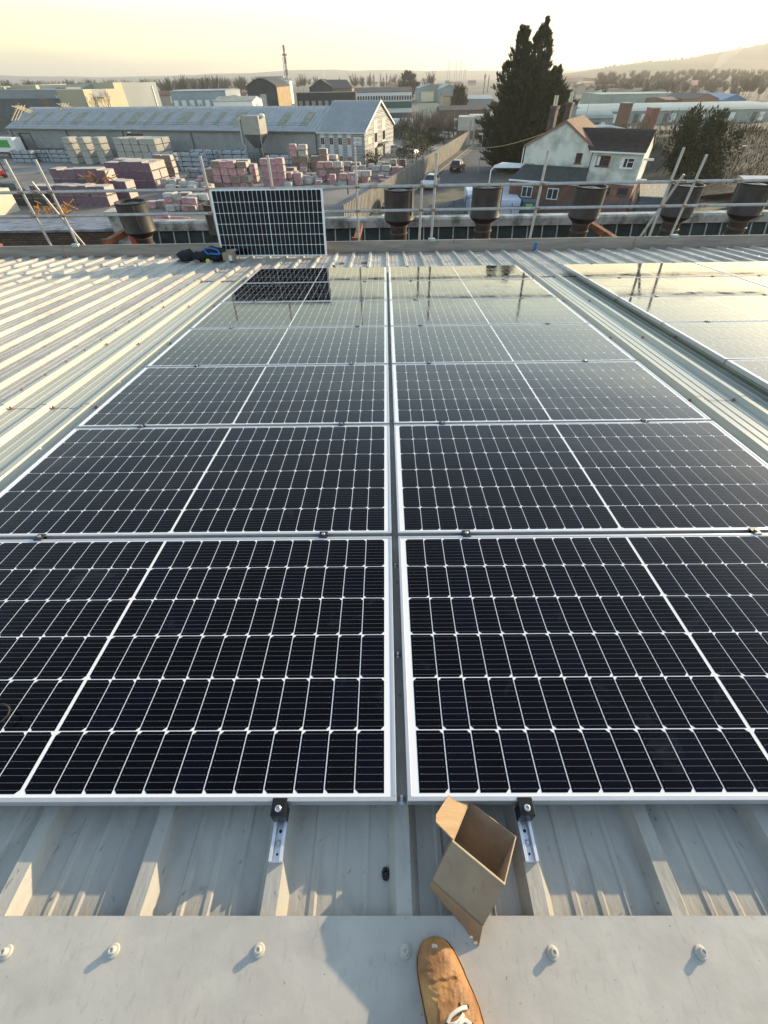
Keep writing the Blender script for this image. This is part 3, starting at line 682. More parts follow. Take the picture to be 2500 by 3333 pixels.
# brick part with concrete pier at the left
bw = thing('brick_building', 'old brick building with slate-grey roof edge and concrete pier at far left', 'building', loc=(-14, 20, 0))
M_bricks = bpy.data.materials.new('brickwork'); M_bricks.use_nodes = True; n = M_bricks.node_tree.nodes; l = M_bricks.node_tree.links
bt = n.new('ShaderNodeTexBrick'); bt.inputs['Color1'].default_value = (.14, .085, .055, 1); bt.inputs['Color2'].default_value = (.07, .05, .04, 1); bt.inputs['Mortar'].default_value = (.03, .028, .025, 1)
bt.inputs['Scale'].default_value = 1; bt.inputs['Brick Width'].default_value = .23; bt.inputs['Row Height'].default_value = .078; bt.inputs['Mortar Size'].default_value = .012
tcx = n.new('ShaderNodeTexCoord'); mpx = n.new('ShaderNodeMapping'); mpx.inputs['Rotation'].default_value = (R(90), 0, 0); l.new(tcx.outputs['Object'], mpx.inputs[0]); l.new(mpx.outputs[0], bt.inputs['Vector'])
l.new(bt.outputs['Color'], n['Principled BSDF'].inputs['Base Color']); n['Principled BSDF'].inputs['Roughness'].default_value = .9
zt = at(150, 500, 19.6).z
mb = MB(); mb.box(-16, 3.05, -.4, -.1, -2, zt); mb.build('wall', M_bricks, bw)
mb = MB(); mb.hexa([(-16, -.5, zt), (3.05, -.5, zt), (3.05, 1.3, zt-.4), (-16, 1.3, zt-.4), (-16, -.5, zt+.07), (3.05, -.5, zt+.07), (3.05, 1.3, zt+.12), (-16, 1.3, zt+.12)]); mb.build('roof', mat('mossy_blue_slate', (.24, .27, .33), .8, 0, .3, 2, .3, col2=(.10, .11, .11), stretch=(1, 3, 1)), bw)
mb = MB(); zp = at(205, 466, 19.4).z; mb.box(3.06, 3.66, -.65, -.05, -2, zp); mb.build('pier', M_conc, bw)
mb = MB(); mb.box(2.98, 3.74, -.73, .03, zp, zp+.14); mb.build('pier_cap', mat('pale_capstone', (.5, .46, .36), .85, 0, .2, 3), bw, bevel=.02)
mb = MB(); p0 = at(212, 522, 19); mb.box(4.0-.22, 4.0-.02, -1.0, -.8, -2, zp-.55); mb.build('red_post', mat('red_oxide_paint', (.42, .05, .03), .6, 0, .2, 3), bw)
# rusty struts in the valley
for i, (a, b, lab) in enumerate((((232, 524, 15.2), (292, 490, 16.6), 'rusty steel strut left of the open-topped cowl'), ((770, 520, 16.2), (778, 488, 17.4), 'short rusty steel strut right of the upright panel'), ((1268, 480, 16.8), (1335, 522, 15.4), 'rusty steel strut right of the cowl before the house'), ((-5, 535, 14.2), (45, 560, 13.6), 'orange painted steel corner at the left edge'))):
    A = at(*a); B = at(*b); t = thing('steel_strut', lab, 'steel strut', loc=A, group='rusty steel struts between the roofs'); d = B-A
    mb = MB(); n_ = d.cross(Vector((0, 0, 1))).normalized()*.09; u_ = n_.cross(d).normalized()*.08
    mb.hexa([-n_-u_, n_-u_, n_+u_, -n_+u_, d-n_-u_, d+n_-u_, d+n_+u_, d-n_+u_]); mb.build('beam', M_rust if i < 3 else mat('orange_paint', (.6, .10, .04), .6), t)
    mb = MB(); mb.box(-.16, .16, -.06, .06, -.14, .1); mb.build('end_plate', M_rust, t)

# ventilation cowls
M_cowl = mat('black_bitumen_steel', (.036, .034, .032), .5, .1, .3, 3, .1, col2=(.016, .014, .013), detail=8)
M_cowlr = mat('rusted_cowl_band', (.10, .08, .06), .6, .1, .3, 8)
cw_ = thing('roof_cowl', 'x', 'ventilation cowl', loc=(0, 16, 0), group='black drum ventilation cowls on the valley roof')
zt = 8.60; rr = .47
mb = MB(); mb.lathe([(rr-.01, zt-.80), (rr+.012, zt-.78), (rr, zt-.75), (rr, zt-.04), (rr+.015, zt-.02), (rr+.015, zt), (rr-.03, zt), (rr-.03, zt-.1), (rr-.05, zt-.5)], 28); mb.build('drum', M_cowl, cw_, smooth=True)
mb = MB(); mb.lathe([(.28, zt-.96), (.30, zt-.94), (rr-.05, zt-.85), (rr-.02, zt-.81), (rr-.02, zt-.802)], 28); mb.build('cone', M_cowl, cw_, smooth=True)
mb = MB(); mb.lathe([(.27, zt-1.42), (.27, zt-.93)], 24); mb.lathe([(.42, zt-2.6), (.30, zt-1.52), (.27, zt-1.42)], 24); mb.build('stack', M_cowl, cw_, smooth=True)
for zz_ in (zt-.97, zt-1.18, zt-1.42):
    mb = MB(); mb.lathe([(.275, zz_-.03), (.295, zz_-.02), (.295, zz_+.02), (.275, zz_+.03)], 24); mb.build('band', M_cowlr, cw_, smooth=True)
for a in (-.9, .5):
    mb = MB(); mb.tube((.478*math.cos(-1.57+a), .478*math.sin(-1.57+a), zt-.66), (.478*math.cos(-1.57+a), .478*math.sin(-1.57+a), zt-.04), .012, .012, 6); mb.build('seam', M_cowlr, cw_)
mb = MB(); mb.lathe([(.40, zt-.08), (.05, zt-.02), (.03, zt-.015)], 20); mb.build('inner_lid', M_cowl, cw_)
lab = ['open-topped black cowl left of the upright panel, lid askew', 'black cowl mostly hidden by the left edge of the upright panel', 'black cowl right of the upright panel, before the parked white car', 'black cowl standing before the white container', 'black cowl in front of the white house', 'black cowl behind the three crossed poles at right', 'black cowl at the right edge of the view']
for i, px in enumerate((279, 468, 862, 1062, 1262, 1462, 1632)):
    X = at(px, 430, 16).x; M = T(X, 16, (0 if i > 1 else at(px, 435, 16).z-8.60), R(13*i)) @ Matrix.Rotation(R((0, 1, 0, -1.5, .8, 1, -1)[i]), 4, 'X')
    if i == 0: cw_.matrix_world = M; cw_['label'] = lab[0]
    else: copy_tree(cw_, M, lab[i], 'black drum ventilation cowls on the valley roof')

# ================================================================ long warehouse, office, hopper
U = Vector((math.cos(R(17)), -math.sin(R(17)), 0)); N_ = Vector((math.sin(R(17)), math.cos(R(17)), 0)); AW = R(-17)
def gable(name, label, cat, loc, rot, L, W, ze, zr, zb, mw, mr, group=None, over=.25, rparts=None, ridge='x', gb=None):
    """building with its front left corner at loc; x along the front, y to the back; ridge along x (or y)"""
    t = thing(name, label, cat, loc=loc, rot=rot, group=group); zb -= loc[2]; ze -= loc[2]; zr -= loc[2]
    mb = MB()
    if ridge == 'x': mb.prism([(0, 0, zb), (0, 0, ze), (0, W/2, zr), (0, W, ze), (0, W, zb)], (L, 0, 0))
    else: mb.prism([(0, 0, zb), (0, 0, ze), (L/2, 0, zr), (L, 0, ze), (L, 0, zb)], (0, W, 0))
    mb.build('wall', mw, t)
    o = over; th = .12
    mb = MB()
    if ridge == 'x':
        s = (zr-ze)/(W/2)
        for q in (0, 1):
            a = [(-o, -o, ze-s*o), (L+o, -o, ze-s*o), (L+o, W/2, zr), (-o, W/2, zr)]
            if q: a = [(x, W-y, z) for x, y, z in reversed(a)]
            mb.hexa([(x, y, z+.01) for x, y, z in a]+[(x, y, z+th) for x, y, z in a])
    else:
        s = (zr-ze)/(L/2)
        for q in (0, 1):
            a = [(-o, -o, ze-s*o), (L/2, -o, zr), (L/2, W+o, zr), (-o, W+o, ze-s*o)]
            if q: a = [(L-x, y, z) for x, y, z in reversed(a)]
            mb.hexa([(x, y, z+.01) for x, y, z in a]+[(x, y, z+th) for x, y, z in a])
    rf = mb.build('roof', mr, t); t['_'] = 0; del t['_']
    return t, rf
def panel(t, name, m, x0, x1, y0, y1, z0, z1, lab=None):
    mb = MB(); mb.box(x0, x1, y0, y1, z0-t.location.z, z1-t.location.z); o = mb.build(name, m, t)
    if lab: o['label'] = lab
    return o
LWp = Vector((-97.0, 143.8, GZ)); LWL = 86.6
M_lw = ribbed('long_warehouse_cladding', (.31, .325, .325), 'X', 1.0, .6, .5)
M_lwroof = ribbed('long_warehouse_roof', (.36, .375, .375), 'X', 1.4, .6, .35)
lw, rf = gable('long_warehouse', 'long low grey warehouse with rows of dull rooflights across the yard', 'warehouse', LWp, AW, LWL, 20, 3.2, 6.58, GZ, M_lw, M_lwroof)
panel(lw, 'plinth', mat('dark_plinth', (.15, .17, .18), .8, 0, .3, .5), 0, LWL, -.12, 0, GZ, -.4)
panel(lw, 'gutter', M_dgrey, -.3, LWL+.2, -.6, -.25, 2.95, 3.2)
M_rl = mat('dull_yellow_rooflight', (.30, .30, .20), .6, 0, .2, 1)
s_ = 3.38/10
for i, (u, wd) in enumerate(((4, .7), (9, .8), (14.5, 1), (19, 2.4), (25.5, 1.0), (31, 1.2), (35.5, 2.6), (41, 1.4), (45.2, 1.4), (49.5, 2.8), (55.5, 1.4), (59.7, 1.4), (64, 2.6), (69.5, 1.2), (76, 2), (81.5, 2))):
    mb = MB(); q = [(u, 2.0), (u+wd, 2.0), (u+wd, 7.4), (u, 7.4)]; z0 = 3.2-GZ
    mb.hexa([(x, y, z0+y*s_+.125) for x, y in q]+[(x, y, z0+y*s_+.18) for x, y in q]); mb.build('rooflight', M_rl, lw)
panel(lw, 'doorway', M_black, 3.2, 7.2, -.2, -.12, GZ, 2.4); panel(lw, 'door', mat('door_grey', (.2, .2, .19), .7), 4.4, 7.2, -.3, -.2, GZ, 2.2)
panel(lw, 'window', M_glass, 37, 41.5, -.2, -.0, 1.2, 2.5)
for u in (1.2, 19, 36, 55, 72, 86.0): panel(lw, 'downpipe', M_dgrey, u, u+.18, -.3, -.13, GZ, 2.95)
for u in (4, 14, 24, 34, 44, 54, 64, 74, 84):
    pass
mb = MB()
for u in range(2, 86, 4): mb.tube((u, 1.0, 3.55-GZ), (u, .9, 4.5-GZ), .03, .03, 5)
for zz_ in (4.05, 4.45): mb.tube((2, .95, zz_-GZ), (84, .95, zz_-GZ), .022, .022, 5)
mb.build('roof_handrail', M_dgrey, lw)
def roofribs(t, L, W, z0, z1, step, m, name='roof_ribs', wd=.07, hh=.1):
    mb = MB(); x = step/2; s = (z1-z0)/(W/2)
    while x < L:
        mb.hexa([(x, -.2, z0-s*.2+.10), (x+wd, -.2, z0-s*.2+.10), (x+wd, W/2, z1+.10), (x, W/2, z1+.10), (x, -.2, z0-s*.2+.10+hh), (x+wd, -.2, z0-s*.2+.10+hh), (x+wd, W/2, z1+.10+hh), (x, W/2, z1+.10+hh)]); x += step
    o = mb.build(name, m, t); return o
roofribs(lw, LWL, 20, 3.2-GZ, 6.58-GZ, .9, M_lwroof, wd=.10, hh=.08)
mb = MB(); x = .3
while x < LWL: mb.box(x, x+.12, -.10, -.01, 1.62, 5.0); x += .62
mb.build('wall_ribs', M_lw, lw)
P2 = LWp+U*22+N_*20; gable('rear_warehouse_bay', 'second grey warehouse bay showing its ridge behind the long one', 'warehouse', P2, AW, 58, 18, 3.2, 5.95, GZ, M_lw, M_lwroof)
# gable edge scaffolds (cream timber-looking frames)
for i, (px, py, Y, s, lab) in enumerate(((42, 236, 147, .75, 'sunlit gable scaffold at the left end of the long warehouse'), (137, 228, 150, .5, 'sunlit gable scaffold on the left end of the rear bay'), (556, 226, 150, .4, 'sunlit gable scaffold behind the hopper'))):
    A = at(px, py, Y); t = thing('gable_scaffold', lab, 'scaffold', loc=(A.x, A.y, A.z), rot=AW, group='gable scaffolds on the warehouse roofs')
    mb = MB()
    for dy in (0, .9, 1.8):
        mb.tube((0, dy-5*s, -2.6*s), (0, dy+.3, .9*s), .13*s, .13*s, 5); mb.tube((0, 10*s-dy, -2.6*s), (0, 5*s-dy-.3-4.5*s, .9*s), .13*s, .13*s, 5)
    for k in range(4): mb.tube((-.5, -4*s+k*1.3*s, -2*s+k*.9*s), (.9, -4*s+k*1.3*s, -1.2*s+k*.9*s), .08*s, .08*s, 5)
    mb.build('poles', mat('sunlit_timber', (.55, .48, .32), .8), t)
# office
OF = Vector((-14.1, 118.0, GZ)); OL = 10.4; OW = 21.5
M_of = ribbed('horizontal_profile_cladding', (.20, .22, .235), 'Z', 1.6, .5, .9)
M_of2 = mat('plain_cladding_panel', (.54, .56, .56), .5, 0, .05, .6)
M_ofr = ribbed('office_roof_cladding', (.31, .335, .34), 'X', 1.1, .5, .6)
of, rf = gable('office_building', 'two storey grey clad office with steep pitched roof and lit gable end', 'office building', OF, AW, OL, OW, 3.15, 7.45, GZ, M_of, M_ofr, over=.3)
roofribs(of, OL, OW, 3.15-GZ, 7.45-GZ, .55, M_ofr)
mb = MB(); z = .25
while z < 5.0:
    mb.box(0, OL, -.055, -.01, z, z+.11); mb.box(OL+.01, OL+.055, 0, OW, z, z+.11); z += .26
while z < 9.2:
    q = (z-5.15)*10.75/4.3+.3; mb.box(OL+.01, OL+.055, q, OW-q, z, z+.11); z += .26
mb.build('cladding_ribs', mat('pale_cladding_rib', (.50, .51, .51), .5), of)
for u in (.5, 2.5, 4.5, 6.5): panel(of, 'cladding_panel', M_of2, u, u+.95, -.075, 0, GZ+.3, 3.0)
for i, u in enumerate((.5, 2.5, 4.5, 6.5)):
    for (za, zb_) in ((1.15, 2.4), (-1.55, -.55)):
        w_ = panel(of, 'window', M_white, u, u+.95, -.12, -.076, za, zb_)
        mb = MB(); mb.box(u+.07, u+.45, -.14, -.12, za+.08-GZ, zb_-.08-GZ); mb.box(u+.5, u+.88, -.14, -.12, za+.08-GZ, zb_-.08-GZ)
        g = mb.build('pane', M_glass if i != 3 else mat('blind_lit_pane', (.25, .12, .07), .5), w_)
panel(of, 'fascia', M_of2, -.3, OL+.3, -.42, -.3, 2.95, 3.2)
sg = panel(of, 'sign', mat('pale_sign_board', (.62, .66, .64), .5), 8.0, 9.8, -.14, -.06, 1.2, 2.45, 'pale sign with green lettering')
def text(s, size, loc, rot, m, par, name='lettering', ext=.01):
    cu = bpy.data.curves.new(name, 'FONT'); cu.body = s; cu.size = size; cu.extrude = ext; cu.align_x = 'CENTER'; cu.align_y = 'CENTER'; cu.resolution_u = 2
    o = bpy.data.objects.new(name, cu); COL.objects.link(o)
    dg = bpy.context.evaluated_depsgraph_get(); dg.update(); me = bpy.data.meshes.new_from_object(o.evaluated_get(dg)); bpy.data.objects.remove(o)
    me.materials.clear(); me.materials.append(m); o = bpy.data.objects.new(name, me); COL.objects.link(o); o.parent = par; o.location = loc; o.rotation_euler = rot; return o
M_green = mat('sign_green', (.03, .22, .13), .6)
text('I CAU', .52, (8.9, -.16, 2.0-GZ), (R(90), 0, 0), M_green, sg); text('depots CH', .24, (9.05, -.16, 1.42-GZ), (R(90), 0, 0), M_dgrey, sg)
# gable side details
M_lit = mat('sunlit_cladding_panel', (.58, .55, .44), .5, 0, .05, .6)  # warmer copy of the plain cladding panel, sunlight on the gable painted in
for y in (6.2, 12.2): 
    mb = MB(); mb.box(OL, OL+.075, y, y+2.6, .3, 5.9+(.8 if y > 6 else 0)); mb.build('cladding_panel', M_lit, of)
    for za, zb_ in ((1.1, 2.6), (-1.8, .2)):
        mb = MB(); mb.box(OL+.08, OL+.13, y+.4, y+2.2, za-GZ, zb_-GZ); w_ = mb.build('window', M_glass, of)
mb = MB(); mb.box(OL, OL+1.2, 9, 14, .5-GZ, .7-GZ); mb.build('porch_canopy', M_dgrey, of)
mb = MB(); mb.box(OL+.01, OL+.08, 2.2, 4.4, 1.1-GZ, 2.3-GZ); mb.build('gable_sign', M_cream, of)
mb = MB(); s_ = 4.3/10.75
for q in (0, 1):
    a = [(OL+.3, -.3, 3.0), (OL+.42, -.3, 3.0), (OL+.42, OW/2, 7.33), (OL+.3, OW/2, 7.33)]
    if q: a = [(x, OW-y, z) for x, y, z in reversed(a)]
    mb.hexa([(x, y, z-GZ) for x, y, z in a]+[(x, y, z+.35-GZ) for x, y, z in a])
mb.build('bargeboard', M_white, of)
# dust hopper
hp = thing('dust_hopper', 'galvanised dust extraction hopper standing before the long warehouse', 'hopper', loc=(-27.2, 117.5, GZ), rot=AW)
M_hop = mat('hopper_steel', (.30, .30, .27), .5, .3, .1, 1)
mb = MB(); mb.box(-2, 2, -1.6, 1.6, 5.0, 7.9); mb.build('body', M_hop, hp, bevel=.1)
mb = MB(); mb.hexa([(-.5, -.4, 2.8), (.5, -.4, 2.8), (.5, .4, 2.8), (-.5, .4, 2.8), (-2, -1.6, 4.99), (2, -1.6, 4.99), (2, 1.6, 4.99), (-2, 1.6, 4.99)]); mb.build('cone', M_dgrey, hp)
for a in (-1.9, 1.9):
    for b in (-1.5, 1.5):
        mb = MB(); mb.tube((a, b, 0), (a, b, 5), .12, .12, 6); mb.build('leg', M_grey, hp)
mb = MB(); mb.path([(-2.3, -1, 7.6), (-2.7, -1, 7.0), (-2.7, -1, 3.4), (-2.2, -1, 2.9), (-2.5, -1, 2.2), (-2.5, -1, 0)], .3, 10); mb.build('duct', M_galv, hp, smooth=True)
mb = MB(); mb.lathe([(.5, 0), (.62, .2), (.5, .5), (.1, .62)], 12, (2.1, 0, 7.6)); mb.build('fan', M_white, hp, smooth=True)

# ================================================================ stacks in the yard
def pack_mesh(kind):
    mb = MB(); rnd = random.Random(hash(kind) % 7)
    return mb
M_purple = mat('purple_shrink_wrap', (.20, .12, .17), .45, 0, .2, 1.5, .2, col2=(.14, .085, .125)); M_ptop = mat('cream_block_face', (.52, .47, .40), .8, 0, .1, 3)
M_pinkw = mat('pink_shrink_wrap', (.50, .25, .29), .35, 0, .3, 2, .3, col2=(.34, .17, .19)); M_blk = mat('concrete_block', (.40, .39, .35), .85, 0, .1, 2, col2=(.30, .295, .265))
M_dark = mat('dark_brick_pack', (.12, .085, .08), .8, 0, .3, 2); M_pipe = mat('pale_plastic_pipe', (.36, .41, .46), .45, 0, .1, 3); M_green2 = mat('green_wrap', (.06, .22, .05), .5)
M_teal = mat('dark_blue_wrap', (.035, .06, .08), .5)
def make_pack(name, cat, w, d, h, mw, mt, bands=True):
    t = thing(name, 'x', cat)
    mb = MB(); mb.cur = 0
    mb.box(0, w, 0, d, .10, h)
    b_ = mb.build('wrapped_load', [mw], t, bevel=.03, seg=1)
    mb = MB(); mb.box(w+.001, w+.025, .05, d-.05, .13, h-.04); mb.box(.06, w-.06, .06, d-.06, h+.001, h+.02); mb.build('block_face', mt, t)
    mb = MB()
    for q in (.05, d/2-.05, d-.15): mb.box(.03, w-.03, q, q+.1, 0, .098)
    mb.build('pallet', mat('pallet_wood', (.32, .24, .15), .9), t)
    if bands:
        mb = MB()
        for k in (0, 1, 2, 3, 4): mb.box(w*k/4-.035, w*k/4+.035, -.012, -.001, .1, h)
        mb.build('strap', mat('dark_strap', (.07, .04, .06), .6), t)
    return t
npk = {}
def stack(proto_, origin, ang, cols, rows, layers, w, d, h, name, grp, seed=0, top=None, jit=.04):
    rnd = random.Random(seed); protos = proto_ if isinstance(proto_, list) else [proto_]; ca, sa = math.cos(ang), math.sin(ang)
    for r in range(rows):
        for c in range(cols):
            nl = layers if top is None else top(c, r)
            for k in range(nl):
                if rows > 2 and 0 < r < rows-1 and k < nl-1 and 0 < c < cols-1: continue     # hidden inside
                x = -c*w; y = r*d; j = rnd.uniform(-1, 1)*jit; proto = rnd.choice(protos); x += rnd.uniform(-1, 1)*jit*1.5; y += rnd.uniform(-1, 1)*jit*2
                X = origin.x+x*ca-y*sa; Y = origin.y+x*sa+y*ca
                lab = f'{name}, {ORD[min(c,17)]} from right, {["ground","second","third","fourth","fifth","sixth"][k]} layer'+(f', {["front","back"][r]} row' if rows > 1 else '')
                M = T(X-w*ca, Y-w*sa, origin.z+k*h, ang+j) @ Matrix.Diagonal((1, 1, rnd.uniform(.82, 1) if k == nl-1 else 1, 1))
                if proto.get('_used') is None:
                    proto.matrix_world = M; proto['label'] = lab; proto['group'] = grp; proto['_used'] = 1
                else:
                    o = copy_tree(proto, M, lab, grp)
PROTOS = []
pk = make_pack('block_pack', 'pack', 1.35, 2.3, 1.25, M_purple, M_ptop); PROTOS.append(pk)
g0 = gnd(341, 411); g0.z = GZ+.02
stack(pk, g0, R(-10), 8, 2, 3, 1.4, 2.4, 1.27, 'purple pack in tall back stack', 'purple wrapped block packs in the yard', top=lambda c, r: 3 if c < 6 else 2, seed=1)
stack(pk, gnd(285, 432)+Vector((0, 0, .02)), R(-10), 9, 1, 2, 1.4, 2.4, 1.27, 'purple pack in middle stack', 'purple wrapped block packs in the yard', top=lambda c, r: 3 if 1 < c else 2, seed=2)
stack(pk, gnd(240, 447)+Vector((0, 0, .02)), R(-10), 9, 1, 2, 1.4, 2.4, 1.27, 'purple pack in nearest stack', 'purple wrapped block packs in the yard', top=lambda c, r: 2, seed=3)
pk2 = make_pack('block_stack_pack', 'pack', 1.9, 2.6, 1.15, M_blk, M_blk, False); PROTOS.append(pk2)
stack(pk2, gnd(250, 357)+Vector((0, 0, .02)), R(-14), 3, 1, 4, 3.9, 2.8, 1.17, 'grey block pack in left pile', 'grey concrete block packs by the long warehouse', seed=4)
stack(pk2, gnd(352, 360)+Vector((0, 0, .02)), R(-14), 5, 2, 4, 2.1, 2.8, 1.17, 'grey block pack in right pile', 'grey concrete block packs by the long warehouse', seed=5)
pk3 = make_pack('pink_pack', 'pack', 1.25, 1.3, .95, M_pinkw, M_ptop, False); PROTOS.append(pk3)
pk4 = make_pack('brick_pack', 'pack', 1.6, 1.3, .95, mat('brown_brick_load', (.26, .19, .15), .8, 0, .2, 2), M_ptop, False); PROTOS.append(pk4)
pk5 = make_pack('pale_pack', 'pack', 1.5, 1.3, .85, mat('pale_grey_load', (.46, .45, .41), .7, 0, .2, 2, .1), M_ptop, False); PROTOS.append(pk5)
pk7 = make_pack('white_pack', 'pack', 1.5, 1.3, .85, mat('glossy_white_wrap', (.55, .54, .52), .35, 0, .2, 3, .3), M_ptop, False); PROTOS.append(pk7)
stack([pk3, pk3, pk3, pk4], gnd(538, 412)+Vector((0, 0, .02)), R(-6), 8, 2, 4, 1.4, 1.5, .97, 'pink pack in central stack', 'pink wrapped brick packs in the yard', top=lambda c, r: max(1, 4-(0 if c < 4 else (c-3))), seed=6, jit=.09)
stack(pk3, gnd(620, 405)+Vector((0, 0, .02)), R(-6), 3, 1, 4, 1.35, 1.45, .97, 'pink pack in tall stack', 'pink wrapped brick packs in the yard', seed=7)
stack([pk3, pk7, pk4, pk5], gnd(452, 452)+Vector((0, 0, .02)), R(-6), 7, 1, 2, 1.35, 1.45, .97, 'pack in low front stack', 'pink wrapped brick packs in the yard', top=lambda c, r: 1 if c > 4 else 2, seed=8, jit=.15)
stack(pk4, gnd(386, 392)+Vector((0, 0, .02)), R(-10), 2, 1, 4, 1.9, 1.5, .97, 'brown brick pack in small stack', 'brown brick packs in the yard', seed=9)
stack(pk4, gnd(712, 378)+Vector((0, 0, .02)), R(-8), 3, 1, 4, 1.8, 1.5, .97, 'brick pack in stack before the office', 'brown brick packs in the yard', top=lambda c, r: 4-c, seed=10)
PN = ['below the office sign', 'nearest the lamp post', 'left of the fence bush', 'behind the upright panel', 'by the office corner', 'against the office wall', 'above the timber lengths', 'against the fence bush', 'behind the second pole top', 'right of the hopper', 'left of the hopper foot', 'beside the tall pink stack', 'in mid yard']
for i, (px, py, c, la) in enumerate(((742, 392, 3, 3), (772, 404, 2, 2), (800, 398, 2, 2), (668, 380, 2, 5), (842, 385, 2, 2), (730, 372, 2, 3), (655, 402, 2, 2), (838, 402, 1, 1), (560, 396, 1, 3), (640, 388, 2, 2), (600, 384, 2, 2), (690, 392, 2, 1), (760, 374, 2, 2))):
    stack([pk5, pk3, pk4, pk3, pk7], gnd(px, py)+Vector((0, 0, .02)), R(-8), c, 1, la, 1.6, 1.4, .93, f'pack in small pile {PN[i]}', 'mixed packs near the fence', seed=20+i, jit=.12)
pk6 = make_pack('pipe_bundle', 'pipe bundle', 6, 1.2, .75, M_pipe, M_pipe, False); PROTOS.append(pk6)
def pipes(t):
    for c in kids(t):
        bpy.data.objects.remove(c)
    mb = MB()
    for k in range(6):
        for j in range(3): mb.tube((0, .15+k*.2, .12+j*.2), (6, .15+k*.2, .12+j*.2), .098, .098, 7)
    mb.build('pipes', M_pipe, t)
    mb = MB()
    for x in (.8, 3, 5.2): mb.box(x, x+.1, .02, 1.3, 0, .72)
    mb.build('timber_frame', mat('dark_timber', (.10, .06, .04), .9), t)
pipes(pk6); KIDS.clear()
for i, (px, py, c, la) in enumerate(((452, 371, 2, 4), (80, 352, 1, 3), (160, 351, 2, 3), (540, 365, 2, 4), (640, 366, 1, 3), (470, 385, 1, 2))):
    stack(pk6, gnd(px, py)+Vector((0, 0, .02)), R(-14), c, 1, la, 6.6, 1.3, .76, f'pale pipe bundle in the {ORD[i]} pipe rack', 'pale plastic pipe bundles by the warehouse', seed=40+i)
for o in bpy.data.objects:
    if '_used' in o: del o['_used']
# loose packs between the stacks
rnd = random.Random(15); YP = [pk3, pk3, pk4, pk7, pk5]
for k in range(130):
    if k < 84: px, py = rnd.uniform(566, 862), rnd.uniform(354, 408); lab = 'small mixed pack among the piles before the office'
    else: px, py = rnd.uniform(345, 452), rnd.uniform(404, 462); lab = 'small mixed pack in the cluttered front of the yard'
    g = gnd(px, py); n_ = 1+(rnd.random() < .4)
    for q in range(n_): copy_tree(rnd.choice(YP), T(g.x, g.y, GZ+.02+q*.76, rnd.uniform(-.35, .2)) @ Matrix.Diagonal((.8, .8, .8, 1)), lab, 'loose packs scattered in the yard')
# odds and ends of the yard
def simple(name, label, cat, mb, m, loc, rot=0, group=None, bevel=0, pname=None):
    t = thing(name, label, cat, loc=loc, rot=rot, group=group); mb.build(pname or 'body', m, t, bevel=bevel); return t
g = gnd(235, 432); rnd = random.Random(3); mb = MB()
for k in range(60):
    a = Vector((rnd.uniform(-2.2, 2.2), rnd.uniform(-1, 1), rnd.uniform(.2, 3.2))); b = a+Vector((rnd.uniform(-1, 1), rnd.uniform(-.5, .5), rnd.uniform(-.8, .8))); mb.tube(a, b, .07, .07, 5)
simple('scrap_heap', 'tangle of rusty orange steel scrap beside the nearest purple stack', 'scrap heap', mb, mat('orange_rusty_scrap', (.50, .20, .05), .7, 0, .3, 3), g)
mb = MB(); g = gnd(118, 466)
for k in range(70):
    a = Vector((rnd.uniform(-3, 3), rnd.uniform(-1, 1), rnd.uniform(.1, 1.4))); b = a+Vector((rnd.uniform(-.8, .8), rnd.uniform(-.5, .5), rnd.uniform(-.6, .6))); mb.tube(a, b, .08, .08, 5)
simple('netting_heap', 'heap of orange safety netting behind the crossed poles at left', 'netting', mb, mat('orange_netting', (.62, .26, .03), .7, 0, .3, 3), g)
pk8 = make_pack('tarp_covered_pack', 'pack', 1.8, 1.6, .95, M_teal, M_teal, False); stack(pk8, gnd(105, 447)+Vector((0, 0, .02)), R(-8), 5, 1, 3, 1.9, 1.7, .97, 'dark blue wrapped pack behind the left poles', 'dark blue wrapped packs at the left', seed=60, top=lambda c, r: 2+(c > 1))
for o in bpy.data.objects:
    if '_used' in o: del o['_used']
for o in bpy.data.objects:
    if o.parent and o.parent.name.startswith(('scrap_heap', 'netting_heap')): o['kind'] = 'stuff'
# corrugated cream unit at left
g = gnd(-62, 470); t = thing('site_cabin', 'cream corrugated cabin roof cut by the left edge', 'cabin', loc=g, rot=R(-12))
mb = MB(); mb.box(-5, 3.6, 0, 5, 0, 2.6); mb.build('wall', M_cream, t)
mb = MB()
for k in range(24): mb.box(-5+k*.36, -5+k*.36+.22, -.1, 5.1, 2.605, 2.70)
mb.build('roof', mat('cream_sheet', (.60, .58, .46), .6), t)
g = gnd(46, 343); t = thing('lorry_trailer', 'white curtain-side trailer with green panel at the left edge', 'trailer', loc=g, rot=AW)
mb = MB(); mb.box(-12, 0, 0, 2.5, 1.2, 3.9); mb.build('box', M_white, t, bevel=.05)
mb = MB(); mb.box(-11.5, -1.6, -.06, -.01, 2.1, 3.5); mb.build('green_panel', mat('trailer_green', (.03, .30, .04), .5), t)
mb = MB(); mb.box(-12, -.2, .2, 2.3, .85, 1.19); mb.build('chassis', M_black, t)
for x in (-2, -3.2, -10.5):
    mb = MB(); mb.tube((x, .1, .5), (x, .45, .5), .5, .5, 14); mb.build('wheel', M_tyre, t)
g = gnd(4, 385); t = thing('forklift', 'red forklift partly cut by the left edge', 'forklift', loc=g, rot=R(40))
mb = MB(); mb.box(-1.3, .9, -.6, .6, .35, 1.2); mb.build('body', mat('forklift_red', (.5, .04, .02), .4), t, bevel=.1)
mb = MB()
for y in (-.35, .3): mb.box(1.0, 1.12, y, y+.1, .1, 2.8)
mb.build('mast', M_black, t)
mb = MB()
for x in (-.9, .5):
    for y in (-.5, .5): mb.tube((x, y, 1.2), (x*.8, y*.9, 2.2), .04, .04, 5)
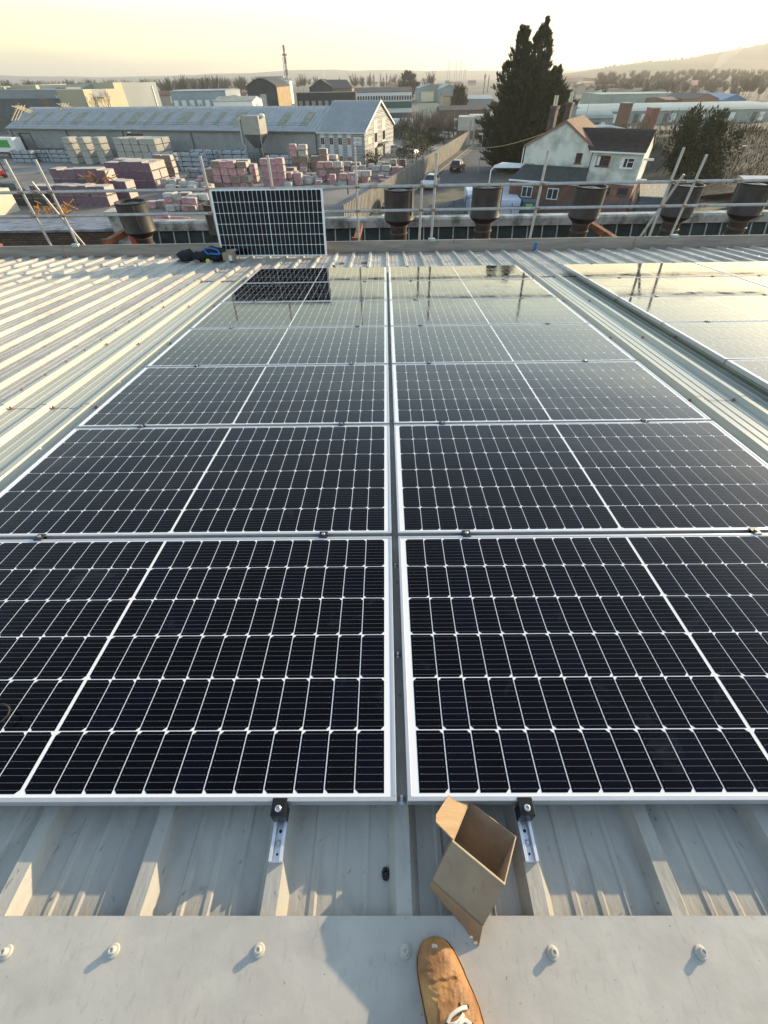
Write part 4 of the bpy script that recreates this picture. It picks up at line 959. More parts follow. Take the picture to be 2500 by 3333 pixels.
mb.box(-.85, .5, -.5, .5, 2.2, 2.26); mb.build('overhead_guard', M_white, t)
for x in (-.9, .6):
    for y in (-.75, .55):
        mb = MB(); mb.tube((x, y, .35), (x, y+.2, .35), .35, .35, 12); mb.build('wheel', M_tyre, t)
mb = MB()
for k in range(5): mb.box(-3+k*.05, 3-k*.04, -1+k*.3, -.8+k*.3, .0+k*.05, .08+k*.05)
simple('timber_lengths', 'pale timber lengths lying in the yard behind the upright panel', 'timber', mb, mat('pale_timber', (.6, .54, .42), .8), gnd(685, 406), R(12))
mb = MB()
for k in range(6): mb.box(-2+rnd.uniform(-.4, .4), 2+rnd.uniform(-.4, .4), -1+k*.33, -.75+k*.33, k*.06, k*.06+.1)
simple('slab_pile', 'pale slab pile next to the fence bush', 'slabs', mb, mat('pale_slab', (.58, .53, .42), .8), gnd(800, 403), R(20))
mb = MB(); mb.box(0, 2.2, 0, 1.2, 0, 1.1); simple('skip', 'green skip among the front pink packs', 'skip', mb, M_green2, gnd(378, 448), R(-6), bevel=.05)
mb = MB()
for k in range(9): mb.tube((rnd.uniform(-5, 5), rnd.uniform(-.6, .6), .1), (rnd.uniform(-5, 5), rnd.uniform(-.6, .6), .7), .3, .3, 6)
simple('pink_sacks', 'glossy pink bagged goods behind the concrete capping', 'sacks', mb, M_pinkw, gnd(300, 480)+Vector((2, 0, 0)), 0)

# ================================================================ street: fence, cars, lamps, court
M_pal = mat('galvanised_palisade', (.36, .37, .34), .6, .1, .15, 2)
M_palp = mat('weathered_steel_pales', (.30, .285, .24), .75, 0, .25, .7, 0, col2=(.20, .19, .165))
M_palw = mat('cream_steel_panel', (.52, .48, .38), .7, 0, .15, 1)
def fence(name, label, a, b, h, m, pw=.07, gap=.155, z0=0, posts=3.0, solid=False, z1=None):
    a = Vector(a); b = Vector(b); L = (b-a).length; ang = math.atan2(b.y-a.y, b.x-a.x); sl = ((z1 if z1 is not None else z0)-z0)/L
    t = thing(name, label, 'fence', loc=(a.x, a.y, z0), rot=ang)
    mb = MB(); x = 0
    while x < L:
        zz = sl*x
        if solid: mb.box(x, x+gap*.55, -.07, .03, zz, zz+h); mb.box(x+gap*.55, x+gap, .02, .035, zz, zz+h-.03)
        else: mb.box(x, x+pw, -.01, .01, zz+.05, zz+h); mb.face([(x, 0, zz+h), (x+pw, 0, zz+h), (x+pw/2, 0, zz+h+.08)])
        x += gap
    mb.build('pales', m, t)
    mb = MB()
    for q in (.25, .85): mb.hexa([(0, .012, h*q), (L, .012, h*q+sl*L), (L, .05, h*q+sl*L), (0, .05, h*q), (0, .012, h*q+.05), (L, .012, h*q+.05+sl*L), (L, .05, h*q+.05+sl*L), (0, .05, h*q+.05)])
    mb.build('rails', m, t)
    mb = MB(); x = 0
    while x <= L: mb.box(x, x+.08, .05, .13, sl*x, sl*x+h+.05); x += posts
    mb.build('posts', m, t); return t
fence('palisade_fence', 'long grey steel palisade fence running up the left side of the street', FA, FB, 2.3, M_palp, z0=0, gap=.46, solid=True)
fence('palisade_fence', 'palisade fence closing the yard before the office', (-12, 107, 0), (15.5, 116, 0), 2.2, M_pal, z0=GZ, gap=.4)
fence('palisade_fence', 'palisade fence along the foot of the long warehouse', LWp+U*30-N_*4, LWp+U*84-N_*4, 2.0, M_pal, z0=GZ, gap=.4)
g1 = Vector((24.5, 128, 0)); fence('palisade_fence', 'blue-grey sheeted fence right of the gate', (26.3, 122, 0), (36, 124, 0), 2.6, mat('blue_grey_sheeting', (.16, .19, .20), .6), z0=0, gap=.4, solid=True)
# gate and gate posts
t = thing('gate', 'open steel gate with tall posts at the end of the street', 'gate', loc=(FB.x, FB.y, 0), rot=R(20))
for x in (0, 1.1, 5.6):
    mb = MB(); mb.box(x, x+.28, -.14, .14, 0, 4.0); mb.build('gate_post', M_pal, t)
mb = MB(); mb.box(5.9, 6.05, -7, 0, .2, 3.6); mb.build('gate_leaf', M_pal, t)
M_cont = mat('cream_container', (.50, .45, .38), .6, 0, .1, 1)
for i, (px, py, w_, h_, lab) in enumerate(((998, 330, 4, 2.5, 'cream site container beyond the gate, left one'), (1020, 328, 4, 2.6, 'cream site container beyond the gate, right one'))):
    p = at(px-14, py, 138+i*2); t = thing('container', lab, 'container', loc=(p.x, p.y, 0), rot=R(-8), group='cream containers beyond the gate')
    mb = MB(); mb.box(0, w_, 0, 6, 1.6, 1.6+h_); mb.build('body', M_cont, t, bevel=.05); mb = MB(); mb.box(.2, w_-.2, .2, 5.8, 0, 1.59); mb.build('lower_unit', mat('brown_stacked_load', (.25, .14, .11), .8, 0, .3, 2), t)
# hgv shed row beyond : blue/white cars
CARP = {}
def car(paint, label, loc, rot, group='parked cars', kind='hatch'):
    if 'p' not in CARP:
        t = thing('parked_car', label, 'car', loc=loc, rot=rot, group=group)
        # x forward, y left; length 4, width 1.72
        prof = [(-2.0, .32), (-2.02, .62), (-1.95, .92), (-1.60, 1.0), (.75, .98), (1.55, .84), (1.96, .68), (2.02, .42), (1.95, .26), (-1.9, .24)]
        mb = MB(); W = .86; n = len(prof); rings = []
        for y, f in ((-W, .955), (-W*.86, 1), (W*.86, 1), (W, .955)):
            for x, z in prof: mb.v.append((x*f, y, .62+(z-.62)*(f if abs(y) == W else 1)))
        for j in range(3):
            for k in range(n): mb.f.append((j*n+k, j*n+(k+1) % n, (j+1)*n+(k+1) % n, (j+1)*n+k)); mb.m.append(0)
        mb.f.append(tuple(reversed(range(n)))); mb.m.append(0); mb.f.append(tuple(range(3*n, 4*n))); mb.m.append(0)
        # roof
        mb.hexa([(-1.45, -.62, 1.40), (.15, -.62, 1.42), (.15, .62, 1.42), (-1.45, .62, 1.40), (-1.35, -.52, 1.47), (.05, -.52, 1.49), (.05, .52, 1.49), (-1.35, .52, 1.47)])
        for y in (-1, 1):
            for x0, x1 in ((-1.86, -1.45), (.82, .15), (-.55, -.55)): mb.tube((x0, y*.76, .97), (x1, y*.61, 1.42), .045, .04, 5)
        body = mb.build('body', paint, t, bevel=.04, seg=2)
        mb = MB(); mb.hexa([(-1.85, -.76, .96), (.80, -.76, .96), (.80, .76, .96), (-1.85, .76, .96), (-1.44, -.60, 1.40), (.14, -.60, 1.40), (.14, .60, 1.40), (-1.44, .60, 1.40)]); mb.build('windows', M_glass, t)
        for x in (-1.25, 1.28):
            for y in (-.80, .80):
                mb = MB(); mb.tube((x, y-.1, .31), (x, y+.1, .31), .31, .31, 16); wl_ = mb.build('wheel', M_tyre, t, bevel=.02)
                s = 1 if y > 0 else -1; mb = MB(); mb.tube((x, y+.1*s, .31), (x, y+.115*s, .31), .19, .17, 10); mb.build('rim', M_alu, wl_)
        for y in (-.62, .62):
            mb = MB(); mb.box(-2.03, -1.93, y-.12, y+.12, .68, .90); mb.build('tail_light', mat('tail_light_red', (.4, .02, .02), .3), t)
            mb = MB(); mb.box(1.90, 1.99, y-.15, y+.15, .58, .70); mb.build('headlight', mat('headlight_glass', (.7, .7, .7), .15), t)
        mb = MB(); mb.box(-2.05, -2.025, -.26, .26, .45, .56); mb.build('number_plate', mat('yellow_plate', (.6, .5, .1), .5), t)
        CARP['p'] = t; KIDS.pop(t.name, None); return t
    t = copy_tree(CARP['p'], T(*loc, rot), label, group)
    for c in kids(t):
        if c.name.startswith('body'):
            c.data = c.data.copy(); c.data.materials.clear(); c.data.materials.append(paint)
    return t
def paint(n, c): return mat(n, c, .25, .2, .03, 2)
sa = math.atan2(fd.y, fd.x)
P_b = paint('black_paint', (.02, .02, .022)); P_w = paint('white_car_paint', (.6, .6, .6)); P_s = paint('silver_paint', (.4, .42, .44)); P_bl = paint('blue_paint', (.05, .13, .32)); P_g = paint('dark_green_paint', (.05, .09, .08)); P_n = paint('navy_paint', (.03, .06, .12))
c0 = gnd(990, 371, 0); car(P_b, 'black hatchback parked beside the palisade fence', (c0.x, c0.y+1, 0), sa+R(-6))
c0 = gnd(931, 410, 0); car(P_w, 'white hatchback parked on the street behind the tall pole', (c0.x, c0.y+1.5, 0), sa+math.pi+R(-4))
c0 = gnd(822, 452, 0); car(P_n, 'dark blue car half hidden behind the drum cowl', (c0.x+1.6, c0.y, 0), sa+math.pi)
c0 = gnd(1258/1, 330, 0); car(P_g, 'dark green car parked under the tall conifer', (gnd(1100, 338, 0).x-1.4, gnd(1100, 338, 0).y, 0), R(172))
for i, (px, py, pp, a, lab) in enumerate(((925, 296, P_bl, 150, 'blue car in the car park beyond the fence, leftmost'), (945, 298, P_s, 150, 'silver car second in the car park row'), (963, 300, P_w, 150, 'white car third in the car park row, by the fence'), (838, 322, P_w, 30, 'white car parked by the office gable'), (852, 330, P_s, 35, 'silver car parked nearer than the white one by the office'), (870, 336, P_b, 60, 'dark car behind the fence bush'), (895, 340, P_s, 60, 'silver car glinting behind the fence bush'), (818, 332, P_g, 20, 'dark car at the corner of the office'), (680, 352, P_s, 10, 'silver car parked before the long warehouse end'))):
    c0 = gnd(px, py, GZ); car(pp, lab, (c0.x, c0.y, GZ+.02), R(a))
def lamp(label, base, h, m, arm=(.9, -.3), white=True):
    t = thing('street_lamp', label, 'street lamp', loc=base, group='street lamps')
    mb = MB(); mb.tube((0, 0, 0), (0, 0, 1.2), .09, .09, 8); mb.tube((0, 0, 1.2), (0, 0, h), .06, .045, 8); mb.tube((0, 0, h), (arm[0], arm[1], h+.15), .04, .035, 6); mb.build('post', m, t, smooth=True)
    mb = MB(); mb.box(arm[0]-.1, arm[0]+.5, arm[1]-.14, arm[1]+.14, h+.08, h+.22); mb.build('lamp_head', M_white, t, bevel=.04); return t
b = gnd(1033, 374, 0); b.z = 0; p = at(1042, 290, b.y); lamp('tall grey street lamp behind the white container', b, p.z-.1, M_galv, (-.5, 0))
b = gnd(752, 420); p = at(742, 334, b.y); lamp('black lamp post in the yard right of the upright panel', b, p.z, M_black, (-.9, 0))
b = gnd(597, 345); p = at(588, 288, b.y); lamp('dark lamp post right of the hopper', b, p.z, M_black, (-.8, 0))
b = gnd(944, 340); p = at(943, 298, b.y); lamp('dark lamp post before the car park', b, p.z, M_black, (-.6, 0))
b = gnd(288, 330); p = at(284, 288, 122); lamp('lamp post above the grey block piles catching the sun', Vector((p.x, 122, GZ)), p.z-GZ, M_black, (-.7, 0))
b = at(1600, 350, 75); p = at(1632, 318, 75); lamp('street lamp among the scrub at right', Vector((b.x, 75, 1)), p.z-1, M_galv, (-.7, 0))
# white container with dishes, court, bins, barriers
g = gnd(1012, 466, 0); g2 = gnd(1050, 466, 0); ht = 2.5
pc = at(1010, 432, g.y)
t = thing('white_container', 'white flat-roofed container with three pale domes beside the street', 'container', loc=(g.x, g.y, 0), rot=R(-4))
mb = MB(); mb.box(0, 5.6, 0, 9.5, 0, pc.z); mb.build('body', mat('white_container_paint', (.58, .62, .70), .5, 0, .06, 1), t, bevel=.04)
for i in range(3):
    mb = MB(); mb.lathe([(.42, 0), (.40, .12), (.25, .2), (.05, .24)], 12, (.9+.9*i, 4.2+2.2*i, pc.z+.005)); mb.build('roof_dome', M_white, t, smooth=True)
cx0 = gnd(885, 470, 0); 
M_court = mat('blue_painted_court', (.10, .14, .21), .7, 0, .15, .7)
a = gnd(880, 474, 0); b = gnd(1003, 440, 0)
mb = MB(); mb.face([(a.x-1, 40, .0), (40, 40, .0), (40, 56.0, .0), (g.x, 57.0, .0), (a.x+.8, 53, .0)]); tag(mb.build('painted_court', M_court), kind='structure')
M_bfence = mat('blue_powder_coat', (.05, .09, .15), .5)
fence('mesh_fence', 'dark blue bar fence around the painted court, street side', (a.x-.2, 46, 0), (g.x+.6, 57.6, 0), 1.9, M_bfence, pw=.03, gap=.14, z0=0)
fence('mesh_fence', 'dark blue bar fence before the white house', (g.x+.8, 52.5, 0), (34, 54, 0), 1.7, M_bfence, pw=.03, gap=.16, z0=0)
for i, (px, py, lab) in enumerate(((1150, 418, 'red plastic barrier in front of the brick lean-to'), (1140, 388, 'red plastic barrier beside the street lamp'))):
    p = at(px, py, 60+i*5); t = thing('barrier', lab, 'barrier', loc=(p.x, 60+i*5, 0 if i else .8), rot=R(-15), group='red plastic barriers')
    mb = MB(); mb.box(-1, 1, -.06, .06, .15, 1.05); mb.build('panel', mat('red_plastic', (.45, .03, .03), .45), t, bevel=.03)
    for x in (-.8, .7):
        mb = MB(); mb.box(x, x+.12, -.25, .25, 0, .14); mb.build('foot', M_black, t)
M_bin = mat('blue_green_bin', (.05, .12, .15), .5)
for i, (px, py, lab) in enumerate(((1110, 462, 'large blue-green wheeled bin, left one'), (1135, 466, 'large blue-green wheeled bin with a yellow-green notice'))):
    p = gnd(px-10, py, 0); t = thing('wheeled_bin', lab, 'bin', loc=(p.x, p.y, 0), rot=R(-12), group='large wheeled bins by the house')
    mb = MB(); mb.hexa([(.1, .1, .15), (1.3, .1, .15), (1.3, 1, .15), (.1, 1, .15), (0, 0, 1.25), (1.4, 0, 1.25), (1.4, 1.1, 1.25), (0, 1.1, 1.25)]); mb.build('body', M_bin, t, bevel=.03)
    mb = MB(); mb.prism([(-.03, -.03, 1.26), (-.03, .55, 1.42), (-.03, 1.13, 1.36), (-.03, 1.13, 1.26)], (1.46, 0, 0)); mb.build('lid', M_bin, t)
    for x in (.2, 1.1):
        mb = MB(); mb.tube((x, .3, .1), (x+.08, .3, .1), .1, .1, 8); mb.build('wheel', M_tyre, t)
    if i:
        mb = MB(); mb.box(.35, 1.05, -.02, .0, .75, 1.1); mb.build('notice', mat('yellow_green_notice', (.45, .75, .10), .5), t)

# ================================================================ white rendered house
HA = R(8)
M_rend = mat('stained_white_render', (.60, .60, .53), .9, 0, .25, .55, .15, col2=(.33, .345, .29), detail=9, edge=(.34, .56))
M_rtile = ribbed('brown_roof_tiles', (.060, .048, .045), 'Z', 3.0, .8, .8); M_otile = mat('orange_brown_tiles', (.22, .12, .06), .8, 0, .2, 2)
H0 = Vector((16.05, 62, 0)); HR = R(-31); HU = Vector((math.cos(HR), math.sin(HR), 0)); HN = Vector((-math.sin(HR), math.cos(HR), 0))
hs = thing('white_house', 'stained white rendered house with gable, brown tiled roof and two chimneys', 'house', loc=H0, rot=HR)
def hl(px, py, y):                            # surveyed point on the house plane at local depth y -> (local x, height)
    d = ray(px, py); k = ((H0-CW).dot(HN)+y)/d.dot(HN); P = CW+d*k; return (P-H0).dot(HU), P.z
zE, zR, WD, DEP, PKX = 5.50, hl(1223, 262, 0)[1], 7.4, 7.7, 3.89
zl = 3.75
M_verge = mat('red_verge', (.24, .13, .10), .7)
mb = MB(); mb.prism([(0, 0, zl), (0, 0, zE), (PKX, 0, zR), (WD, 0, zE), (WD, 0, zl)], (0, DEP, 0)); mb.build('gable_wall', M_rend, hs)
mb = MB(); mb.box(.0, WD, .02, DEP, 0, zl-.002); mb.build('lower_wall', mat('dark_brick_wall', (.16, .075, .05), .85, 0, .35, 1.2, .2, col2=(.07, .045, .04), detail=9), hs)
mb = MB()
for a_, b_ in (((-.2, zE-.12), (PKX, zR)), ((WD+.2, zE-.12), (PKX, zR))):
    q = [(a_[0], -.12, a_[1]), (b_[0], -.12, b_[1]), (b_[0], DEP+.2, b_[1]), (a_[0], DEP+.2, a_[1])]
    mb.hexa([(x, y, z+.01) for x, y, z in q]+[(x, y, z+.13) for x, y, z in q])
mb.build('roof', M_otile, hs)
mb = MB()
for a_, b_ in (((-.22, zE-.12), (PKX, zR)), ((WD+.22, zE-.12), (PKX, zR))):
    mb.hexa([(a_[0], -.2, a_[1]-.1), (b_[0], -.2, b_[1]-.1), (b_[0], -.125, b_[1]-.1), (a_[0], -.125, a_[1]-.1), (a_[0], -.2, a_[1]+.12), (b_[0], -.2, b_[1]+.12), (b_[0], -.125, b_[1]+.12), (a_[0], -.125, a_[1]+.12)])
mb.build('verge_board', M_verge, hs)
WX0, WX1, WY, zw, zrw = WD+.01, 12.5, -.25, 5.48, 6.78
mb = MB(); mb.prism([(WX0, WY, zl-1.1), (WX0, WY, zw), (WX0, 2.6, zrw-.1), (WX0, 5.4, zw), (WX0, 5.4, zl-1.1)], (WX1-WX0, 0, 0)); mb.build('wing_wall', M_rend, hs)
mb = MB(); mb.box(WX0, WX1, WY+.02, 5.4, 0, zl-1.102); mb.build('wing_lower_wall', mat('pink_brick_wall', (.24, .12, .09), .85, 0, .3, 2, .1, col2=(.15, .08, .06)), hs)
mb = MB()
for q in (0, 1):
    a_ = [(WX0-.35, WY-.35, zw-.17), (WX1+.12, WY-.35, zw-.17), (WX1+.12, 2.6, zrw), (WX0-2.3, 2.6, zrw)]
    if q: a_ = [(x, 5.2-y, z) for x, y, z in reversed(a_)]
    mb.hexa([(x, y, z+.01) for x, y, z in a_]+[(x, y, z+.13) for x, y, z in a_])
for k in range(11):                            # tile courses
    u = (k+.5)/11; y = WY-.35+(2.95)*u; z = zw-.17+(zrw-zw+.17)*u; mb.box(WX0-.35-1.9*u, WX1+.12, y, y+.07, z+.125, z+.185)
mb.build('wing_roof', mat('dark_brown_tiles', (.058, .045, .040), .85, 0, .3, 3, .2, col2=(.035, .028, .026)), hs)
mb = MB(); mb.box(WX0-.2, WX1+.05, WY-.5, WY-.36, zw-.28, zw-.15); mb.build('gutter', M_white, hs)
for x in (-.1, WX0+.12):
    mb = MB(); mb.tube((x, -.32, zl-.9), (x, -.32, zE-.2), .055, .055, 8); mb.build('downpipe', M_white, hs)
mb = MB(); mb.box(WX0-.02, WX0+.10, -.36, -.24, 2.4, zE-.25); mb.build('dark_downpipe', M_black, hs)
def win(p0, p1, y, m, split=True, curtain=False):
    (x0, z1), (x1, z0) = hl(p0[0], p0[1], y), hl(p1[0], p1[1], y); mb = MB(); f = .07; yy = y
    mb.box(x0, x1, yy-.05, yy, z0, z0+f); mb.box(x0, x1, yy-.05, yy, z1-f, z1); mb.box(x0, x0+f, yy-.05, yy, z0+f, z1-f); mb.box(x1-f, x1, yy-.05, yy, z0+f, z1-f)
    if split: mb.box((x0+x1)/2-.04, (x0+x1)/2+.04, yy-.05, yy, z0+f, z1-f); mb.box((x0+x1)/2+.04, x1-f, yy-.045, yy, z1-.36, z1-.31)
    w_ = mb.build('window', m, hs)
    mb = MB(); mb.box(x0+f, x1-f, yy-.02, yy-.006, z0+f, z1-f); mb.build('pane', M_glass, w_)
    mb = MB(); mb.box(x0-.06, x1+.06, yy-.12, yy, z0-.07, z0-.002); mb.build('sill', m, w_)
    if curtain or split:
        mb = MB(); mb.box(x0+f, x0+f+(x1-x0)*.2, yy-.03, yy-.021, z0+f, z1-f); mb.build('curtain', M_white, w_)
M_brf = mat('brown_frame', (.13, .06, .045), .6)
win((1292, 335), (1314, 360), WY, M_brf); win((1344, 340), (1366, 364), WY, M_white); win((1246, 330), (1254, 353), 0, M_brf, False)
win((1296, 402), (1316, 421), WY+.02, M_brf, True, True); win((1336, 404), (1354, 423), WY+.02, M_brf, False)
# lean-to with dark felt roof before the gable
zt_ = 3.85; zb_ = 2.80
mb = MB(); mb.hexa([(-.3, -3.1, zb_-.08), (WD+.5, -3.1, zb_-.08), (WD+.1, -.01, zt_-.1), (.3, -.01, zt_-.1), (-.3, -3.1, zb_+.04), (WD+.5, -3.1, zb_+.04), (WD+.1, -.01, zt_), (.3, -.01, zt_)]); mb.build('lean_to_roof', mat('dark_roof_felt', (.055, .062, .06), .8, 0, .2, 1.2), hs)
mb = MB(); mb.box(-.2, WD+.2, -2.9, -.02, 0, zb_-.10); mb.build('lean_to_wall', mat('dark_brick_wall', (.2, .1, .07)), hs)
mb = MB(); mb.box(-.35, WD+.3, -3.22, -3.11, zb_-.10, zb_+.04); mb.build('fascia', M_white, hs)
mb = MB(); x = .2
while x < WD-.3: mb.box(x, x+.55, -.05, -.003, zt_-.02, zt_+.06+.05*math.sin(x*3)); x += .6
mb.build('flashing', mat('lead_flashing', (.30, .31, .30), .7), hs)
for x in (1.3, 4.2):
    w_ = MB(); w_.box(x, x+1.2, -2.96, -2.905, zb_-1.5, zb_-.5); ww = w_.build('window', M_white, hs); w_ = MB(); w_.box(x+.08, x+.56, -2.975, -2.962, zb_-1.42, zb_-.58); w_.box(x+.64, x+1.12, -2.975, -2.962, zb_-1.42, zb_-.58); w_.build('pane', M_glass, ww)
mb = MB(); mb.path([(-3.4, -1, 0), (-3.4, -1, 3.2), (-3.1, -1, 3.5), (.0, -.6, 3.6)], .08, 6); mb.build('carport_post', M_white, hs); mb = MB(); mb.box(-3.3, -.05, -.5, 2.5, 3.5, 3.6); mb.build('carport_roof', M_white, hs)
M_chb = mat('sooty_chimney_brick', (.11, .08, .065), .9, 0, .3, 2, .2, col2=(.05, .04, .035))
for pl, prr, yt, y0 in ((1190, 1203, 229, 1.2), (1224, 1236, 221, 5.6)):
    x0, z_ = hl(pl, yt, y0); x1, _z = hl(prr, yt, y0)
    mb = MB(); mb.box(x0, x1, y0, y0+1.1, 3, z_-.25); mb.box(x0-.07, x1+.07, y0-.07, y0+1.17, z_-.248, z_); ch = mb.build('chimney', M_chb, hs)
    for x in (x0+.2, x1-.2):
        mb = MB(); mb.tube((x, y0+.4, z_+.002), (x, y0+.4, z_+.8), .10, .09, 8); mb.build('chimney_pot', M_cream, ch)
mb = MB(); mb.path([(PKX+.6, 6.0, zR), (PKX+.7, 6.0, zR+2.6)], .03, 5); mb.path([(PKX+.1, 6.0, zR+2.3), (PKX+1.4, 6.0, zR+2.6)], .03, 5)
for k in range(4): mb.path([(PKX+.3+.3*k, 5.7, zR+2.35+.07*k), (PKX+.3+.3*k, 6.3, zR+2.35+.07*k)], .02, 4)
mb.build('aerial', M_grey, hs)
for z_ in (4.6, 2.9):
    mb = MB(); mb.box(WX1+.0, WX1+.9, 1, 1.3, z_, z_+.16); mb.build('flood_light', M_white, hs)
# cable from tree to chimney
A = at(1010, 318, 96); B = at(1188, 283, 63.5)
t = thing('overhead_cable', 'sagging overhead cable running to the house chimney', 'cable', loc=A); mb = MB(); pts = []
for k in range(17):
    u = k/16; p = (B-A)*u; p.z -= 4*u*(1-u)*.6; pts.append(p)
mb.path(pts, .045, 5); mb.build('wire', mat('yellowed_cable', (.35, .30, .15), .7), t)
# small extension with lit boards right of the house
g = at(1450, 428, 58); t = thing('wood_shed', 'low shed with pale plank roof right of the white house', 'shed', loc=(H0+HU*(WX1+1.0)+HN*.5), rot=R(-20))
mb = MB(); mb.box(0, 5, 0, 3.5, 0, 1.7); mb.build('wall', M_dgrey, t)
mb = MB(); mb.hexa([(-.2, -.3, 1.71), (5.2, -.3, 1.71), (5.2, 3.8, 2.3), (-.2, 3.8, 2.3), (-.2, -.3, 1.8), (5.2, -.3, 1.8), (5.2, 3.8, 2.4), (-.2, 3.8, 2.4)]); mb.build('roof', mat('pale_planks', (.55, .47, .34), .8, 0, .2, 1, 0, stretch=(8, 1, 1)), t)
for (x, y, w_, d_2, h_, mt, lab) in ((39.5, 55, 6, 4, 2.4, mat('dark_green_sheet', (.03, .06, .045), .6), 'dark green covered bay among sheds at right'), (47.5, 56, 3.4, 3, 1.9, M_white, 'small white flat cabin at right between two cowls'), (56, 60, 8, 5, 2.8, M_dgrey, 'dark flat shed at the right edge')):
    t = thing('shed', lab, 'shed', loc=(x, y, 0), rot=R(-8)); mb = MB(); mb.box(0, w_, 0, d_2, 0, h_); mb.build('wall', mt, t, bevel=.02); mb = MB(); mb.hexa([(-.2, -.2, h_+.002), (w_+.2, -.2, h_+.002), (w_+.2, d_2+.2, h_+.002), (-.2, d_2+.2, h_+.002), (-.2, -.2, h_+.1), (w_+.2, -.2, h_+.1), (w_+.2, d_2+.2, h_+.45), (-.2, d_2+.2, h_+.45)]); mb.build('roof', mat('pale_felt', (.4, .42, .44), .7) if mt is not M_dgrey else M_dgrey, t)

# ================================================================ vegetation
NS = dict(spec=.15)
M_conf = mat('conifer_foliage', (.050, .062, .028), .7, 0, .3, 1.2, 0, col2=(.016, .024, .012)); M_bark = mat('bark', (.10, .075, .055), .9, 0, .3, 3)
M_twig = mat('bare_twigs', (.17, .135, .10), .9, 0, .25, .6); M_bush = mat('bush_leaves', (.10, .09, .035), .75, 0, .3, 1.2, 0, col2=(.05, .05, .02)); M_ivy = mat('dark_evergreen_leaves', (.04, .055, .022), .7, 0, .3, 1.5, 0, col2=(.02, .03, .015), spec=.1)
def leafq(mb, p, d, s, rnd, asp=2.2):
    d = Vector(d).normalized(); r = Vector((rnd.uniform(-1, 1), rnd.uniform(-1, 1), rnd.uniform(-1, 1))); n = d.cross(r)
    if n.length < 1e-3: return
    n = n.normalized()*s*.5; e = d*s*asp; p = Vector(p)
    mb.face([p-n, p+n*.9, p+e*.6+n*.5, p+e, p+e*.5-n*.7])
def conifer(label, base, H, Rb, seed, n=420, tips=((0, 0, 1.0),), s=.26, name='conifer', m=None, per=34, low=.02):
    rnd = random.Random(seed); t = thing(name, label, 'tree', loc=base)
    mb = MB()
    for cx, cy, hh in tips: mb.tube((cx*.5, cy*.5, 0), (cx, cy, H*hh*.97), Rb*.10, .03, 8)
    mb.build('trunk', M_bark, t)
    mb = MB()
    for k in range(n):
        cx, cy, hh = tips[k % len(tips)]; u = rnd.random()**1.35; u = low+(1-low)*u; z = H*hh*u
        env = Rb*(1-u)**(.62 if len(tips) == 1 else .82)*(1.0 if len(tips) == 1 else .92)*(1+.22*math.sin(z*1.1+cx*3+seed)+rnd.uniform(-.24, .26)); env = max(env, .14); env *= min(1, .62+u*5)
        a = rnd.uniform(0, 2*math.pi); d = Vector((math.cos(a), math.sin(a), rnd.uniform(.10, .6)+u*.7)).normalized()
        L = max(.5, env); r0 = L*.35
        for q in range(per):
            v = rnd.random()**.6; c = Vector((cx*min(1, .4+u), cy*min(1, .4+u), z))+d*(r0+(L-r0)*v)-Vector((0, 0, .35*v*v))
            w = .34*(1.1-v)*min(1, L/2)+.06
            c += Vector((rnd.gauss(0, w), rnd.gauss(0, w), rnd.gauss(0, w*.8)))
            leafq(mb, c, d+Vector((rnd.uniform(-.4, .4), rnd.uniform(-.4, .4), rnd.uniform(0, .9))), s*rnd.uniform(.6, 1.3), rnd, 3.2)
    mb.build('crown', m or M_conf, t); return t
A = gnd(1120, 356, 0); CY = 88; b0 = at(1125, 350, CY); topL = at(1130, 50, CY); topR = at(1180, 48, CY)
cx = at(1148, 200, CY).x; 
conifer('tall dark double-topped conifer beside the white house', (cx, CY, 0), topR.z, (at(1240, 200, CY).x-at(1058, 200, CY).x)/2*1.07, 5, n=1900, tips=((topL.x-cx+.3, 0, .985), (topR.x-cx, .5, 1.0), (2.9, -.8, .72), (-2.3, .6, .72), (.2, -1.2, .8)), s=.15, per=42, low=0.0)
def bare_tree(label, base, H, spread, seed, name='bare_tree', levels=5, m=None, rad=None, upright=.5, group=None, leaf=0):
    rnd = random.Random(seed); t = thing(name, label, 'tree', loc=base, group=group); tr = MB(); cr_ = MB(); r0 = rad or H*.022
    def grow(p, d, L, r, lv):
        q = p+d*L*.5+Vector((rnd.uniform(-.06, .06)*L, rnd.uniform(-.06, .06)*L, 0)); e = q+(d+Vector((0, 0, upright*.15))).normalized()*L*.5
        mbx = tr if lv < 2 else cr_; n = 6 if lv < 2 else 3
        mbx.tube(p, q, r, r*.82, n, False); mbx.tube(q, e, r*.82, r*.62, n, False)
        if lv >= levels:
            if leaf and rnd.random() < leaf: leafq(cr_, e, (0, 0, -1), .12, rnd, 1)
            return
        for k in range(rnd.choice((2, 3, 3)) if lv else 4):
            a = rnd.uniform(0, 6.283); sp = spread*rnd.uniform(.5, 1.1)
            nd = (d+Vector((math.cos(a)*sp, math.sin(a)*sp, upright*.3))).normalized(); st = p+(e-p)*rnd.uniform(.55, 1) if k else e
            grow(st, nd, L*rnd.uniform(.6, .82), max(r*.55, .012 if H < 15 else .02), lv+1)
    grow(Vector((0, 0, 0)), Vector((0, 0, 1)), H*.30, r0, 0)
    tr.build('trunk', M_bark, t); cr_.build('crown', m or M_twig, t); return t
